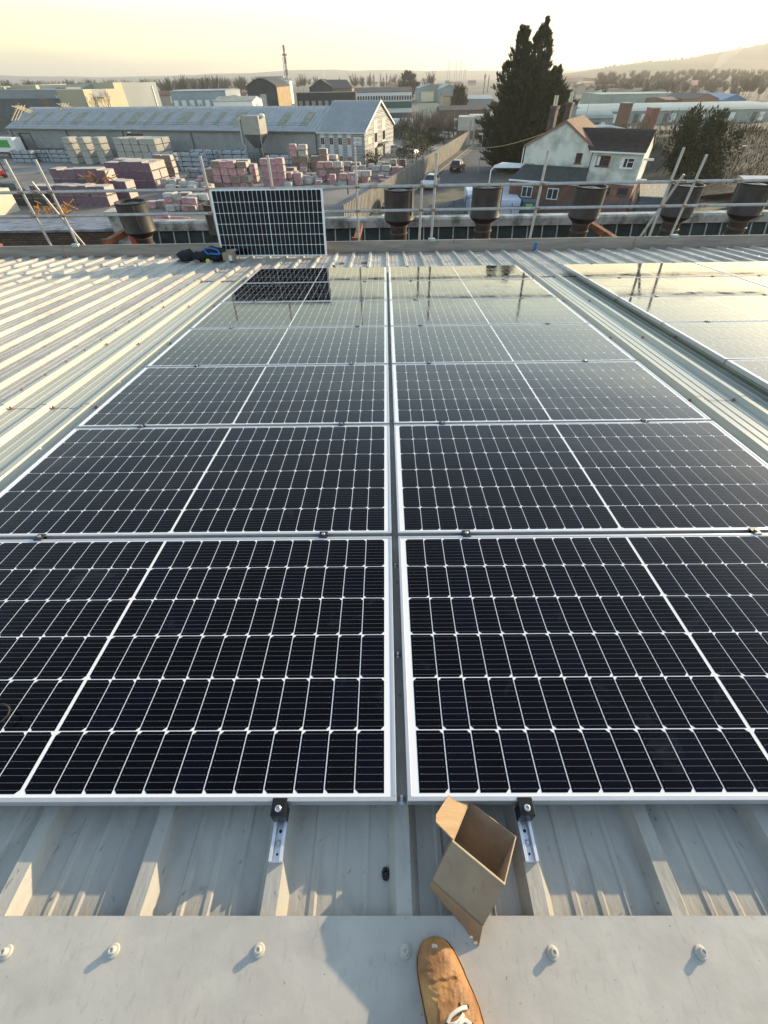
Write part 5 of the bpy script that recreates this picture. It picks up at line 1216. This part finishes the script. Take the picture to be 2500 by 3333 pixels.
def bush(label, base, r, seed, m=None, n=1500, name='bush', s=.16, cat='bush', squash=1.0):
    rnd = random.Random(seed); t = thing(name, label, cat, loc=base); mb = MB()
    for k in range(7): a = k*.9; mb.tube((0, 0, 0), (math.cos(a)*r[0]*.5, math.sin(a)*r[1]*.5, r[2]*1.2), .06, .02, 5)
    mb.build('stems', M_bark, t); mb = MB()
    cl_ = [(Vector((rnd.uniform(-.8, .8)*r[0], rnd.uniform(-.8, .8)*r[1], rnd.uniform(.25, 1.7)*r[2])), rnd.uniform(.22, .5)) for _ in range(26)]
    cl_ = [(c, q) for c, q in cl_ if (c.x/r[0])**2+(c.y/r[1])**2+((c.z-r[2])/r[2])**2 < 1] or cl_
    for k in range(n):
        c, q = rnd.choice(cl_); g_ = Vector((rnd.gauss(0, 1), rnd.gauss(0, 1), rnd.gauss(0, 1))).normalized()*rnd.random()**.4
        p = c+Vector((g_.x*r[0]*q, g_.y*r[1]*q, g_.z*r[2]*q)); p.z = max(.05, p.z)
        leafq(mb, p, g_+Vector((0, 0, .3)), s*rnd.uniform(.6, 1.4), rnd, 1.5)
    mb.build('foliage', m or M_bush, t); return t
g = gnd(893, 372); bush('brown-leaved bush leaning over the palisade fence', (g.x, g.y+1, GZ), (3.6, 2.4, 3.2), 3, n=2400)
g = gnd(805, 366); bush('brown bush at the office corner', (g.x, g.y, GZ), (1.7, 1.4, 1.5), 4, n=900)
g = gnd(1480, 410, 0); g = at(1478, 380, 70); bush('dark evergreen bush tree right of the white house', (g.x, 70, 0), (2.8, 2.8, 4.2), 6, M_ivy, 7000, 'evergreen_tree', .20, 'tree')
g = at(1535, 390, 71); bush('lower dark evergreen beside the taller evergreen', (g.x-.5, 71, 0), (2.4, 2.4, 3.0), 7, M_ivy, 3500, 'evergreen_tree', .18, 'tree')
g = at(930, 300, 150); bush('dark green bush behind the car park', (g.x, 150, GZ), (4, 3, 1.9), 8, M_ivy, 1200, s=.3)
g = at(620, 320, 120); bush('weedy shrub at the hopper foot', (at(598, 330, 118).x, 118, GZ), (3.4, 1.2, 1.0), 9, M_bush, 900)
g = at(196, 297, 138); bush('grey-green bush before the long warehouse wall', (at(190, 300, 133).x, 133, GZ), (4.0, 1.5, 2.1), 10, M_ivy, 900, s=.2)
for i, (px, yt, Y, lab) in enumerate(((916, 222, 165, 'tall bare tree left of the car park'), (935, 232, 160, 'bare tree with brown twigs behind the car park'), (975, 245, 170, 'thin bare tree before the pale roof'), (1005, 250, 165, 'bare tree by the gate'), (1042, 262, 150, 'small bare tree near the conifer'), (90, 193, 215, 'rounded bare tree before the cream warehouse'), (192, 188, 220, 'bare tree casting shadow on the cream wall'), (222, 190, 222, 'second bare tree against the cream wall'), (420, 205, 190, 'bare tree behind the warehouse ridge'), (1400, 240, 120, 'spindly bare tree above the scrub'), (1424, 250, 105, 'leafless sapling right of the house roof'), (8, 240, 150, 'brown tree at the left edge behind the gable scaffold'))):
    p = at(px, yt, Y); bare_tree(lab, (p.x, Y, GZ), p.z-GZ, .55, 60+i, levels=6 if i != 2 else 5, group=None)
# poplars on the horizon
for i, (px, yt, Y) in enumerate(((800, 152, 620), (807, 156, 640), (822, 155, 630), (828, 158, 620), (835, 154, 650), (842, 158, 640), (732, 158, 640), (1050, 152, 600), (1058, 156, 620))):
    p = at(px, yt, Y); bare_tree(f'{ORD[i]} tall bare poplar from the left on the horizon' if i != 6 else 'lone bare poplar behind the brown shed', (p.x, Y, GZ), p.z-GZ, .22, 90+i, name='poplar', levels=5, upright=2.5, rad=.5, group='poplars on the horizon')
# conifers in the middle distance
for px, yt, Y, rb, lab in ((992, 200, 260, 2.6, 'slim dark conifer in the middle distance'), (882, 162, 480, 9, 'broad dark evergreen beyond the long white building')):
    p = at(px, yt, Y); conifer(lab, (p.x, Y, GZ), p.z-GZ, rb, 17, n=120, s=.9, per=16)

# scrub bank at the right
mb = MB(); nx, ny = 40, 14; rnd = random.Random(12)
def bankz(x, y): 
    u = min(1, max(0, (y-66)/26)); v = min(1, max(0, (x-34)/10)); return -.2+v*(1.2+2.6*u)+.5*noise.noise(Vector((x*.15, y*.15, 0)))
for j in range(ny):
    for i in range(nx): x = 30+i*2.2; y = 62+j*3.2; mb.v.append((x, y, bankz(x, y)))
for j in range(ny-1):
    for i in range(nx-1): mb.f.append((j*nx+i, j*nx+i+1, (j+1)*nx+i+1, (j+1)*nx+i)); mb.m.append(0)
tag(mb.build('embankment', mat('scrub_earth', (.055, .05, .03), .95, 0, .3, .3)), kind='structure')
mb = MB()
for k in range(26000):
    x = rnd.uniform(34, 112); y = rnd.uniform(64, 103)
    if x < 37+ (y-64)*.15 or noise.noise(Vector((x*.2, y*.2, 4))) < -.28: continue
    h = rnd.uniform(.1, 2.3)*(.7+noise.noise(Vector((x*.12, y*.12, 9)))); leafq(mb, (x, y, bankz(x, y)+h), (rnd.uniform(-.5, .5), rnd.uniform(-.5, .5), 1), rnd.uniform(.05, .13), rnd, 4.5)
tag(mb.build('scrub', mat('brown_scrub', (.060, .050, .026), .95, 0, .35, .25, 0, col2=(.035, .036, .018), spec=.1)), kind='stuff')

# woods: many small crowns of thin upward twigs, one mass each
def wood(label, pts, m, hfac=1.0, per=80, seed=1, tw=.024):
    rnd = random.Random(seed); mb = MB()
    for x, y, z, h in pts:
        r = h*rnd.uniform(.28, .42)
        mb.face([(x-.2, y, z), (x+.2, y, z), (x, y, z+h*.8)])
        for k in range(per):
            a = rnd.uniform(0, 6.283); q = rnd.random()**.5; d = Vector((math.cos(a)*q, math.sin(a)*q, rnd.uniform(.2, 1.1))); 
            c = Vector((x, y, z+h*.38)); e = c+Vector((d.x*r, d.y*r, d.z*h*.56)); s = c+Vector((d.x*r*.35, d.y*r*.35, d.z*h*.15)); w_ = Vector((rnd.uniform(-1, 1), rnd.uniform(-1, 1), rnd.uniform(-.3, .3)))*h*tw
            mb.face([s-w_, s+w_, e+w_*.4, e-w_*.4])
    o = mb.build('wood', m); o['label'] = label; o['kind'] = 'stuff'; return o
rnd = random.Random(31)
M_wood = mat('distant_bare_wood', (.095, .08, .06), .95, 0, .3, .02, 0, col2=(.055, .05, .04))
pts = []
for k in range(620):
    x = rnd.uniform(-900, 60); y = rnd.uniform(430, 1100); 
    if x > -y*.15-30 and rnd.random() < .75: continue
    pts.append((x, y, GZ, rnd.uniform(9, 17)))
wood('distant leafless wood along the left horizon', pts, M_wood, seed=3)
pts = [(rnd.uniform(-60, 0)-k*.0, rnd.uniform(150, 178), GZ, rnd.uniform(3.5, 6.5)) for k in range(0)]
for k in range(90): u = rnd.random(); pts.append((4+u*28+rnd.uniform(-2, 2), 160+rnd.uniform(0, 22), GZ, rnd.uniform(3, 6)))
wood('brown thicket behind the car park', pts, M_twig, per=60, seed=4, tw=.022)
pts = []
for k in range(520):
    y = rnd.uniform(330, 900); x = y*rnd.uniform(.36, .80); pts.append((x, y, GZ+max(0, (y-420)*.012), rnd.uniform(6, 11)))
wood('hazy wood at the foot of the right hill', pts, M_wood, seed=5)

# ================================================================ hills
def hill(name, sky, Y, m, depth=900, z0=GZ, seed=1, rough=6):
    mb = MB(); n = 60; m_ = 10; px0, px1 = sky[0][0], sky[-1][0]
    def sy(px):
        for (a, ya), (b, yb) in zip(sky[:-1], sky[1:]):
            if a <= px <= b: return ya+(yb-ya)*(px-a)/(b-a)
        return sky[-1][1]
    for j in range(m_+1):
        v = j/m_
        for i in range(n+1):
            px = px0+(px1-px0)*i/n; p = at(px, sy(px), Y); f = math.sin(v*math.pi/2)**1.2 if v <= 1 else 1
            k = (Y-depth*(1-v))/Y; zz = z0+(p.z-z0)*f+rough*noise.noise(Vector((p.x*.004, v*3, seed)))*f
            mb.v.append((p.x*k if False else p.x*(1-.15*(1-v)), Y-depth*(1-v), zz))
    for j in range(m_):
        for i in range(n): a = j*(n+1)+i; mb.f.append((a, a+1, a+n+2, a+n+1)); mb.m.append(0)
    base = len(mb.v)
    for i in range(n+1): v = mb.v[m_*(n+1)+i]; mb.v.append((v[0]*1.05, v[1]+400, z0))
    for i in range(n): a = m_*(n+1)+i; mb.f.append((a, a+1, base+i+1, base+i)); mb.m.append(0)
    o = mb.build(name, m, smooth=True); o['kind'] = 'structure'; return o
M_hill = mat('hillside', (.040, .052, .032), .95, 0, .35, .004, 0, col2=(.018, .026, .018), detail=10)
hill('hills', [(-300, 160), (0, 163), (200, 167), (400, 163), (520, 158), (640, 152), (700, 150.5), (760, 153), (830, 151), (900, 152), (1000, 152), (1100, 152), (1250, 151), (1500, 146), (1900, 140)], 5200, M_hill, 1800)
hill('hills', [(1180, 164), (1240, 157), (1290, 149), (1320, 144), (1400, 133), (1480, 127), (1560, 112), (1620, 101), (1659, 93), (1800, 80), (2000, 76)], 1900, M_hill, 1000, seed=5, rough=1.5)
pts = []
for k in range(230):
    px = rnd.uniform(1270, 1760); sky_ = [(1180, 164), (1240, 157), (1290, 149), (1320, 144), (1400, 133), (1480, 127), (1560, 112), (1620, 101), (1659, 93), (1800, 80)]
    for (a, ya), (b, yb) in zip(sky_[:-1], sky_[1:]):
        if a <= px <= b: y_ = ya+(yb-ya)*(px-a)/(b-a)
    p = at(px, y_, 1900); pts.append((p.x, 1893, p.z-5, rnd.uniform(6, 13)))
wood('row of trees along the crest of the right hill', pts, M_wood, seed=6, per=26)

# smoke plume on the hill
t = thing('smoke_plume', 'thin white smoke rising from the foot of the right hill', 'smoke', loc=at(1535, 160, 1300)); mb = MB()
msm = bpy.data.materials.new('smoke'); msm.use_nodes = True; ns_ = msm.node_tree.nodes; ns_.remove(ns_['Principled BSDF']); pvs = ns_.new('ShaderNodeVolumePrincipled'); pvs.inputs['Density'].default_value = .012; pvs.inputs['Color'].default_value = (.95, .95, .95, 1)
msm.node_tree.links.new(pvs.outputs[0], ns_['Material Output'].inputs['Volume'])
A = at(1533, 160, 1300); mb.lathe([(4, 0), (7, 14), (12, 30), (19, 46), (20, 60), (6, 66)], 12, rot=Matrix.Rotation(R(32), 3, 'Y')); mb.build('plume', msm, t, smooth=True)

# ================================================================ buildings of the valley, each at its own distance
def shed(label, px0, px1, ybase, yeave, yridge, depth, mw, mr, name='industrial_shed', ridge='x', rot=0, group=None, win=None, Y=None, cat='building', bands=None, par=True):
    b = gnd((px0+px1)/2, ybase) if Y is None else Vector((0, Y, 0)); Yd = b.y
    A = at(px0, yeave, Yd); B = at(px1, yeave, Yd); L = B.x-A.x; ze = (A.z+B.z)/2; pm = (px0+px1)/2
    zr = at(pm, yridge, Yd+(depth/2 if ridge == 'x' else 0)).z
    t, r_ = gable(name, label, cat, Vector((A.x, Yd, GZ)), R(rot), L, depth, ze, zr, GZ, mw, mr, group, over=.2, ridge=ridge)
    if win:
        n_, z0, z1, mt = win
        for k in range(n_):
            x = L*(k+.5)/n_; s = L/n_*.28; mb = MB(); mb.box(x-s, x+s, -.25, -.02, (ze-GZ)*z0, (ze-GZ)*z1); mb.build('window', mt, t)
    if bands:
        for z0, z1, mt, nm in bands:
            mb = MB(); mb.box(.0, L, -.2, -.01, (ze-GZ)*z0, (ze-GZ)*z1); mb.build(nm, mt, t)
    return t, L, ze, zr
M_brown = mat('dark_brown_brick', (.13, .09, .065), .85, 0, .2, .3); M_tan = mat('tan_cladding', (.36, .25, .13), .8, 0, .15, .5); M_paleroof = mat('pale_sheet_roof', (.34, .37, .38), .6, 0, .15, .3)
M_drk = mat('near_black_cladding', (.045, .05, .055), .7, 0, .2, .3); M_teal2 = mat('green_fascia', (.03, .12, .10), .6); M_mint = mat('pale_green_metal', (.25, .31, .295), .6, 0, .15, .2); M_roofdk = mat('dark_slate_roof', (.06, .055, .055), .8, 0, .2, .3)
# cream and grey distribution warehouse, stepped parapets
t = thing('distribution_warehouse', 'big grey and cream distribution warehouse with stepped parapets and blue signs', 'warehouse', loc=(0, 240, GZ))
def blk(nm, px0, px1, yt, Y, Y2, m, yb=None, **k):
    A = at(px0, yt, Y); B = at(px1, yt, Y); z0 = 0 if yb is None else at((px0+px1)/2, yb, Y).z-GZ; mb = MB(); mb.box(A.x, B.x, Y-240, Y2-240, z0, (A.z+B.z)/2-GZ); return mb.build(nm, m, t)
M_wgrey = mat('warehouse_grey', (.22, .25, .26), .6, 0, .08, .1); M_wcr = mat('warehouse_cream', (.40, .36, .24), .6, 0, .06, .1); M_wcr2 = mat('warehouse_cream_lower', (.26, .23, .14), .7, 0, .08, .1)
def wall(nm, px0, Y0, px1, Y1, yt0, yt1, m, yb=None, th=6, lab=None):
    A = at(px0, yt0, Y0); B = at(px1, yt1, Y1); d = Vector((B.x-A.x, B.y-A.y, 0)); n_ = Vector((-d.y, d.x, 0)).normalized()*th
    za = 0 if yb is None else at(px0, yb[0], Y0).z-GZ; zb_ = 0 if yb is None else at(px1, yb[1], Y1).z-GZ
    a_ = Vector((A.x, A.y-240, 0)); b_ = Vector((B.x, B.y-240, 0)); u = Vector((0, 0, 1)); mb = MB()
    mb.hexa([a_+u*za, b_+u*zb_, b_+n_+u*zb_, a_+n_+u*za, a_+u*(A.z-GZ), b_+u*(B.z-GZ), b_+n_+u*(B.z-GZ), a_+n_+u*(A.z-GZ)])
    o = mb.build(nm, m, t)
    if lab: o['label'] = lab
    return A, B, o
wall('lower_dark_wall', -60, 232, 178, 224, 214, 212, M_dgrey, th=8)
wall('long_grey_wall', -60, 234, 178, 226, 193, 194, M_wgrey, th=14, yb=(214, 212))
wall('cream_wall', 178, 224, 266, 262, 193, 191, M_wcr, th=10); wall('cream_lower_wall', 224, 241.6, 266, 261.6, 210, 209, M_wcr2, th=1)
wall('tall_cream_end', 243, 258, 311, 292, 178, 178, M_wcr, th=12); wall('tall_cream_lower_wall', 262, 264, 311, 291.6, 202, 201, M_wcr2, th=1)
wall('upper_grey_block', 142, 268, 247, 262, 182, 179, M_wgrey, th=30)
wall('upper_cream_block', 76, 240, 143, 268, 184, 181, M_wcr, th=10); wall('upper_grey_block', 34, 262, 78, 242, 187, 184, M_wgrey, th=30); wall('upper_cream_block', 8, 236, 36, 250, 188, 185, M_wcr, th=10)
wall('roof_edge_block', 36, 252, 142, 246, 190, 189, M_wgrey, th=20)
wall('glass_end', 312, 292, 326, 296, 181, 188, M_glass, th=14)
A, B, s1 = wall('sign', 128, 226.9, 178, 225.2, 200.5, 201.5, mat('blue_sign', (.12, .18, .32), .5), yb=(208, 209), th=1, lab='blue sign strip with white lettering')
text('New Corps Supply', 1.8, ((A.x+B.x)/2, (A.y+B.y)/2-240-.5, (A.z+B.z)/2-GZ-1.15), (R(90), 0, math.atan2(B.y-A.y, B.x-A.x)), M_white, s1)
A, B, s2 = wall('sign', 258, 265, 299, 285.4, 181.3, 181.3, mat('grey_sign', (.45, .45, .42), .5), yb=(187, 186.5), th=.8, lab='pale grey sign with white lettering')
text('New Corps Supply', 2.0, ((A.x+B.x)/2+.4, (A.y+B.y)/2-240-.4, (A.z+B.z)/2-GZ-.95), (R(90), 0, math.atan2(B.y-A.y, B.x-A.x)), M_white, s2)
mw_ = mat('white_trim', (.6, .6, .55), .6)
blk('corner_post', 325, 328, 186, 238, 239, mw_)
shed('pale blue-grey flat shed behind the long warehouse', 366, 486, 232, 197, 193.5, 22, mat('pale_blue_cladding', (.30, .36, .38), .6, 0, .1, .2), M_paleroof, Y=212, win=(7, .62, .78, M_white))
shed('low shed with streaked corrugated roof', 462, 545, 224, 219, 209, 14, M_white, mat('streaked_roof', (.34, .34, .28), .7, 0, .25, .6), Y=175)
# curved-roof brown building
t_, L_, ze_, zr_ = shed('dark brown barrel-roofed hall with lit tan end wall', 534, 598, 232, 189, 186, 1, M_drk, M_roofdk, Y=205)
A = at(534, 189, 206); B = at(598, 190, 206); z0 = A.z-GZ
for c in kids(t_): bpy.data.objects.remove(c)
t_.location = (A.x, 205, GZ); W = B.x-A.x; D2 = 30
mb = MB(); pts = [(0, 0, 0), (0, 0, z0)]+[(W*k/8, 0, z0+1.9*math.sin(math.pi*k/8)) for k in range(1, 8)]+[(W, 0, z0), (W, 0, 0)]; mb.prism(pts, (0, D2, 0)); mb.build('wall', M_drk, t_)
mb = MB(); pts = [(W*k/8, -.3, z0+.05+1.9*math.sin(math.pi*k/8)) for k in range(9)]; pts2 = [(x, y, z+.25) for x, y, z in reversed(pts)]; mb.prism(pts+pts2, (0, D2+.6, 0)); mb.build('roof', M_roofdk, t_)
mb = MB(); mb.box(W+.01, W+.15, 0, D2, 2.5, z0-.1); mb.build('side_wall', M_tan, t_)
mb = MB(); mb.box(W*.42, W*.62, -.15, -.01, z0*.55, z0*.85); mb.build('sign', mat('pale_grey_sign', (.35, .4, .4), .6), t_)
# second brown hall with hipped gable
shed('brown hall with pitched roof, dark gable and brick side', 668, 718, 219, 189, 171, 26, M_drk, M_roofdk, ridge='y', Y=285)
A = at(718, 190, 285); t = thing('brick_annex', 'red-brown brick wing lit from the right beside the brown hall', 'building', loc=(A.x, 286, GZ)); B = at(760, 190, 286)
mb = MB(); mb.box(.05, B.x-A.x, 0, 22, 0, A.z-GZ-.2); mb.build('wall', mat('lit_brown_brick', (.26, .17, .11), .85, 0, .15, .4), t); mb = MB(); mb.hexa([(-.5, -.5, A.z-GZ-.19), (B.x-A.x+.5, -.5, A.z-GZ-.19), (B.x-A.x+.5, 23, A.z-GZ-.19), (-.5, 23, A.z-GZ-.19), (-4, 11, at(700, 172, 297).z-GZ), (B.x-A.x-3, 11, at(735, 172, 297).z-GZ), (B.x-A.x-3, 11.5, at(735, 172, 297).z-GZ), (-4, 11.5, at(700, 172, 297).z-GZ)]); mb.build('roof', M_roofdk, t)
shed('long low dark brick range under the brown hall', 640, 768, 226, 201, 199, 10, M_drk, M_roofdk, Y=240, win=(9, .55, .75, mat('pale_window', (.3, .32, .3), .5)))
t_, L_, ze_, zr_ = shed('long white and green building with a row of windows', 765, 890, 228, 199, 189, 18, M_white, M_roofdk, Y=262, win=(22, .70, .86, M_glass), bands=[(.38, .64, M_teal2, 'green_band'), (.0, .20, M_dgrey, 'dark_base')])
shed('pale shed roofs beyond, left pair', 905, 955, 205, 190, 181, 40, M_mint, M_paleroof, ridge='y', Y=420); shed('pale blue shed with pitched roof, centre right', 950, 992, 205, 192, 182, 40, M_mint, M_paleroof, ridge='y', Y=400)
shed('buff brick workshop with lit front', 958, 1010, 226, 208, 202, 16, mat('buff_brick', (.42, .36, .24), .8, 0, .15, .4), M_roofdk, Y=280, ridge='x')
shed('low lit boundary building beside the slim conifer', 905, 945, 230, 222, 220, 8, M_cream, M_roofdk, Y=250); shed('cream board-fronted building in the middle distance', 912, 937, 215, 197, 196, 6, M_cream, M_roofdk, Y=300)
shed('pale roofed unit right of the office', 852, 918, 290, 274, 256, 20, mat('dark_teal_cladding', (.06, .10, .11), .6), mat('bright_pale_roof', (.42, .47, .50), .5, 0, .1, .3), Y=172)
shed('long pale roofed unit behind the thicket', 968, 1085, 288, 277, 256, 22, M_dgrey, mat('bright_pale_roof', (.42, .47, .50)), Y=190)
shed('low dark roofed terrace in the valley', 950, 1060, 245, 238, 228, 14, M_brown, M_roofdk, Y=235); shed('grey workshop roofs before the conifer', 1000, 1066, 222, 214, 206, 20, M_grey, M_paleroof, Y=300)
shed('white rooftop unit behind the dark hall', 602, 625, 190, 176, 174, 12, M_white, M_paleroof, Y=430)
# chimney stack, red and white
A = at(612, 97, 780); Bb = at(622, 178, 780)
t = thing('chimney_stack', 'tall slim red and white banded chimney on the horizon', 'chimney', loc=(A.x, 780, GZ)); Hc = A.z-GZ; ms_ = [mat('stack_grey_red', (.28, .16, .16), .7), mat('stack_white', (.55, .52, .50), .7)]
for k in range(8):
    mb = MB(); mb.tube((0, 0, Hc*k/8), (0, 0, Hc*(k+1)/8-.01), 2.2-.09*k, 2.2-.09*(k+1), 12); mb.build('stack_section', ms_[1-k % 2], t, smooth=True)
mb = MB(); mb.lathe([(1.6, Hc*.78), (3.2, Hc*.79), (3.2, Hc*.82), (1.6, Hc*.83)], 12); mb.build('gallery', ms_[0], t)
mb = MB(); mb.path([(-3.6, 0, 0), (-3.0, 0, Hc*.76)], .45, 5); mb.build('ladder', M_grey, t)
A = at(697, 143, 700); t = thing('mast', 'thin pale mast behind the brown hall', 'mast', loc=(A.x, 700, GZ)); mb = MB(); mb.tube((0, 0, 0), (0, 0, A.z-GZ), .8, .3, 6); mb.build('pole', M_white, t)
t = thing('steel_frame_works', 'open steel-framed works beside the tall chimney', 'building', loc=(at(565, 175, 600).x, 600, GZ)); W = at(612, 175, 600).x-at(565, 175, 600).x; h = at(590, 168, 600).z-GZ
mb = MB()
for k in range(9):
    for y in (0, 12): mb.box(W*k/8, W*k/8+.7, y, y+.7, 0, h)
for z in (h*.5, h): mb.box(0, W, -.1, 12.8, z, z+1.0)
mb.build('frame', M_grey, t); mb = MB(); mb.box(-6, W*.25, 1, 12, 0, h+1); mb.build('tower_block', M_paleroof, t)
for i, (px, Y, h_) in enumerate(((969, 1500, 34), (984, 1600, 36), (995, 1700, 34), (1004, 1750, 30))):
    x = at(px, 160, Y).x; t = thing('pylon', f'{ORD[i]} electricity pylon from the left on the hazy horizon', 'pylon', loc=(x, Y, GZ), group='electricity pylons on the horizon'); mb = MB(); h_ *= 1.15
    for sx in (-1, 1):
        for sy_ in (-1, 1): mb.tube((sx*3.5, sy_*3.5, 0), (sx*.5, sy_*.5, h_), .35, .25, 4)
    mb.build('tower', M_grey, t); mb = MB()
    for k, z in enumerate((.65, .78, .9)): mb.box(-(6-k), 6-k, -.3, .3, h_*z, h_*z+.6)
    mb.build('cross_arm', M_grey, t)

# right-hand valley factories
M_hz = mat('hazy_green_roof', (.27, .33, .30), .6, 0, .12, .1)
def curved(label, px0, px1, yb, yt, Y, D, mw, mr, nb=10):
    A = at(px0, yt, Y); B = at(px1, yt, Y); L = B.x-A.x; z1 = (A.z+B.z)/2-GZ; zb_ = at((px0+px1)/2, yb, Y).z-GZ
    t = thing('curved_roof_factory', label, 'factory', loc=(A.x, Y, GZ), rot=math.atan2(0, 1)); mb = MB(); hw = z1*.30
    mb.box(0, L, 0, D, 0, z1-hw); mb.build('wall', mw, t)
    mb = MB(); pr2 = [(0, -.4+D*k/16, z1-hw+.01+hw*math.sin(math.pi*min(1, k/16))**.6) for k in range(17)]; mb.prism(pr2, (L, 0, 0)); mb.build('roof', mr, t, smooth=False)
    for k in range(nb):
        x = L*(k+.5)/nb; mb = MB(); mb.box(x-L/nb*.32, x+L/nb*.32, -.12, -.01, z1*.08, z1*.55); mb.build('loading_bay', [M_white, mw, M_mint, M_dgrey][k % 4], t)
    return t
curved('long pale green curved-roof factory, farther one', 1262, 1680, 232, 226, 205, 30, M_mint, M_hz, 26)
curved('short pale green curved-roof factory before the long one', 1250, 1330, 262, 238, 165, 16, M_mint, M_hz, 6)
shed('wide hazy works with dark raised roof', 1300, 1455, 222, 203, 200, 30, M_hz, M_hz, Y=300, win=(8, .1, .7, M_mint)); shed('dark roofed clerestory behind the hazy works', 1322, 1440, 205, 198, 190, 26, M_cream, M_roofdk, Y=330)
shed('red brick gabled works left of the blue one', 1500, 1552, 225, 214, 203, 26, mat('hazy_red_brick', (.26, .13, .09), .8, 0, .1, .3), M_roofdk, ridge='y', Y=235); shed('bright blue gabled shed among pale factories', 1560, 1612, 228, 216, 204, 24, mat('bright_blue_cladding', (.07, .19, .38), .6, 0, .1, .3), mat('blue_roof', (.20, .30, .42), .6), ridge='y', Y=232)
shed('low brown roofed works beside the red gable', 1440, 1500, 224, 216, 209, 20, M_brown, M_brown, Y=245); shed('low pale shed at the right edge', 1612, 1680, 232, 226, 222, 14, M_mint, M_paleroof, Y=230)
for i, (px, yb, c, lab) in enumerate(((1232, 262, M_mint, 'small mint flat-roofed unit right of the conifer'), (1348, 266, mat('rust_red_panel', (.17, .09, .06), .8), 'rust red tall panel between two pale units'), (1410, 262, mat('vivid_red_load', (.25, .07, .05), .7), 'red stacked load in front of the pale factory'))):
    p = at(px, yb, 150+i*5); t = thing('storage_unit', lab, 'storage unit', loc=(p.x, 150+i*5, GZ)); mb = MB(); mb.box(-1.0, 1.0, 0, 4, 0, p.z-GZ+2.6+(1.2 if i < 2 else 0)); mb.build('wall', c, t, bevel=.05); mb = MB(); z_ = p.z-GZ+2.6+(1.2 if i < 2 else 0); mb.box(-1.1, 1.1, -.2, 4.2, z_+.002, z_+.2); mb.build('roof', M_hz, t)
# footbridge with white arch and blue panels
A = at(1262, 281, 96); B = at(1352, 278, 96)
t = thing('footbridge', 'blue panelled footbridge with white arched rail behind the house', 'bridge', loc=(A.x, 96, A.z-2)); L = B.x-A.x
mb = MB(); pts = [(L*k/16, 0, 2+.4*math.sin(math.pi*k/16)) for k in range(17)]; mb.path(pts, .14, 6); mb.path([(x, 2.2, z) for x, y, z in pts], .14, 6); mb.build('arch', M_white, t)
mb = MB()
for k in range(1, 16): mb.tube((L*k/16, 0, .4), (L*k/16, 0, 2+.4*math.sin(math.pi*k/16)), .06, .06, 5)
mb.build('hangers', M_white, t); mb = MB(); mb.prism([(L*k/16, .3, 1.9+.35*math.sin(math.pi*k/16)) for k in range(17)]+[(L, .3, .2), (0, .3, .2)], (0, .1, 0)); mb.build('panels', mat('blue_mesh_panel', (.08, .12, .30), .6), t)
mb = MB(); mb.box(-12, L+12, -.1, 2.4, 0, .35); mb.build('deck', M_conc, t); mb = MB()
for x in (-8, L/2, L+8): mb.box(x, x+.8, .6, 1.6, -(A.z-2-GZ), -.01)
mb.build('pier', M_conc, t)
# scattered houses and works between
hp_ = thing('house', 'small distant house among the valley trees', 'house', loc=(0, 700, GZ), group='distant valley houses')
mb = MB(); mb.prism([(0, 0, 0), (0, 0, 5), (0, 4, 7.5), (0, 8, 5), (0, 8, 0)], (12, 0, 0)); mb.build('wall', mat('pale_house_wall', (.42, .36, .29), .85), hp_); mb = MB()
for q in (0, 1):
    a_ = [(-.4, -.5, 4.8), (12.4, -.5, 4.8), (12.4, 4, 7.6), (-.4, 4, 7.6)]
    if q: a_ = [(x, 8-y, z) for x, y, z in reversed(a_)]
    mb.hexa([(x, y, z) for x, y, z in a_]+[(x, y, z+.3) for x, y, z in a_])
mb.build('roof', mat('red_brown_roof', (.20, .11, .08), .85), hp_)
rnd = random.Random(77)
hp_.matrix_world = T(-330, 620, 2, .3)
for k in range(110):
    y = rnd.uniform(330, 1500); x = rnd.uniform(-1.0, .62)*y
    if x < -.5*y and y < 700: y += 500
    s = rnd.uniform(.8, 1.5)*(1 if rnd.random() < .8 or x < 0 else 2.2)
    z = GZ+(max(0, (y-800)*.012) if x < -.5*y else 0)
    if -.75*y < x < .25*y and y < 420: continue
    copy_tree(hp_, T(x, y, z, rnd.uniform(-.6, .6)) @ Matrix.Diagonal((s, s*.9, .8*s**.35, 1)), 'small distant house among the valley trees', 'distant valley houses')
# ================================================================ hazy winter air
mh = bpy.data.materials.new('haze_air'); mh.use_nodes = True; nh = mh.node_tree.nodes; nh.remove(nh['Principled BSDF'])
pv = nh.new('ShaderNodeVolumePrincipled'); pv.inputs['Color'].default_value = (.95, .93, .88, 1); pv.inputs['Density'].default_value = .00021; pv.inputs['Anisotropy'].default_value = .4
mh.node_tree.links.new(pv.outputs[0], nh['Material Output'].inputs['Volume'])
mb = MB(); mb.box(-6100, 6100, -320, 7600, GZ-4, 150); tag(mb.build('haze', mh), kind='stuff')
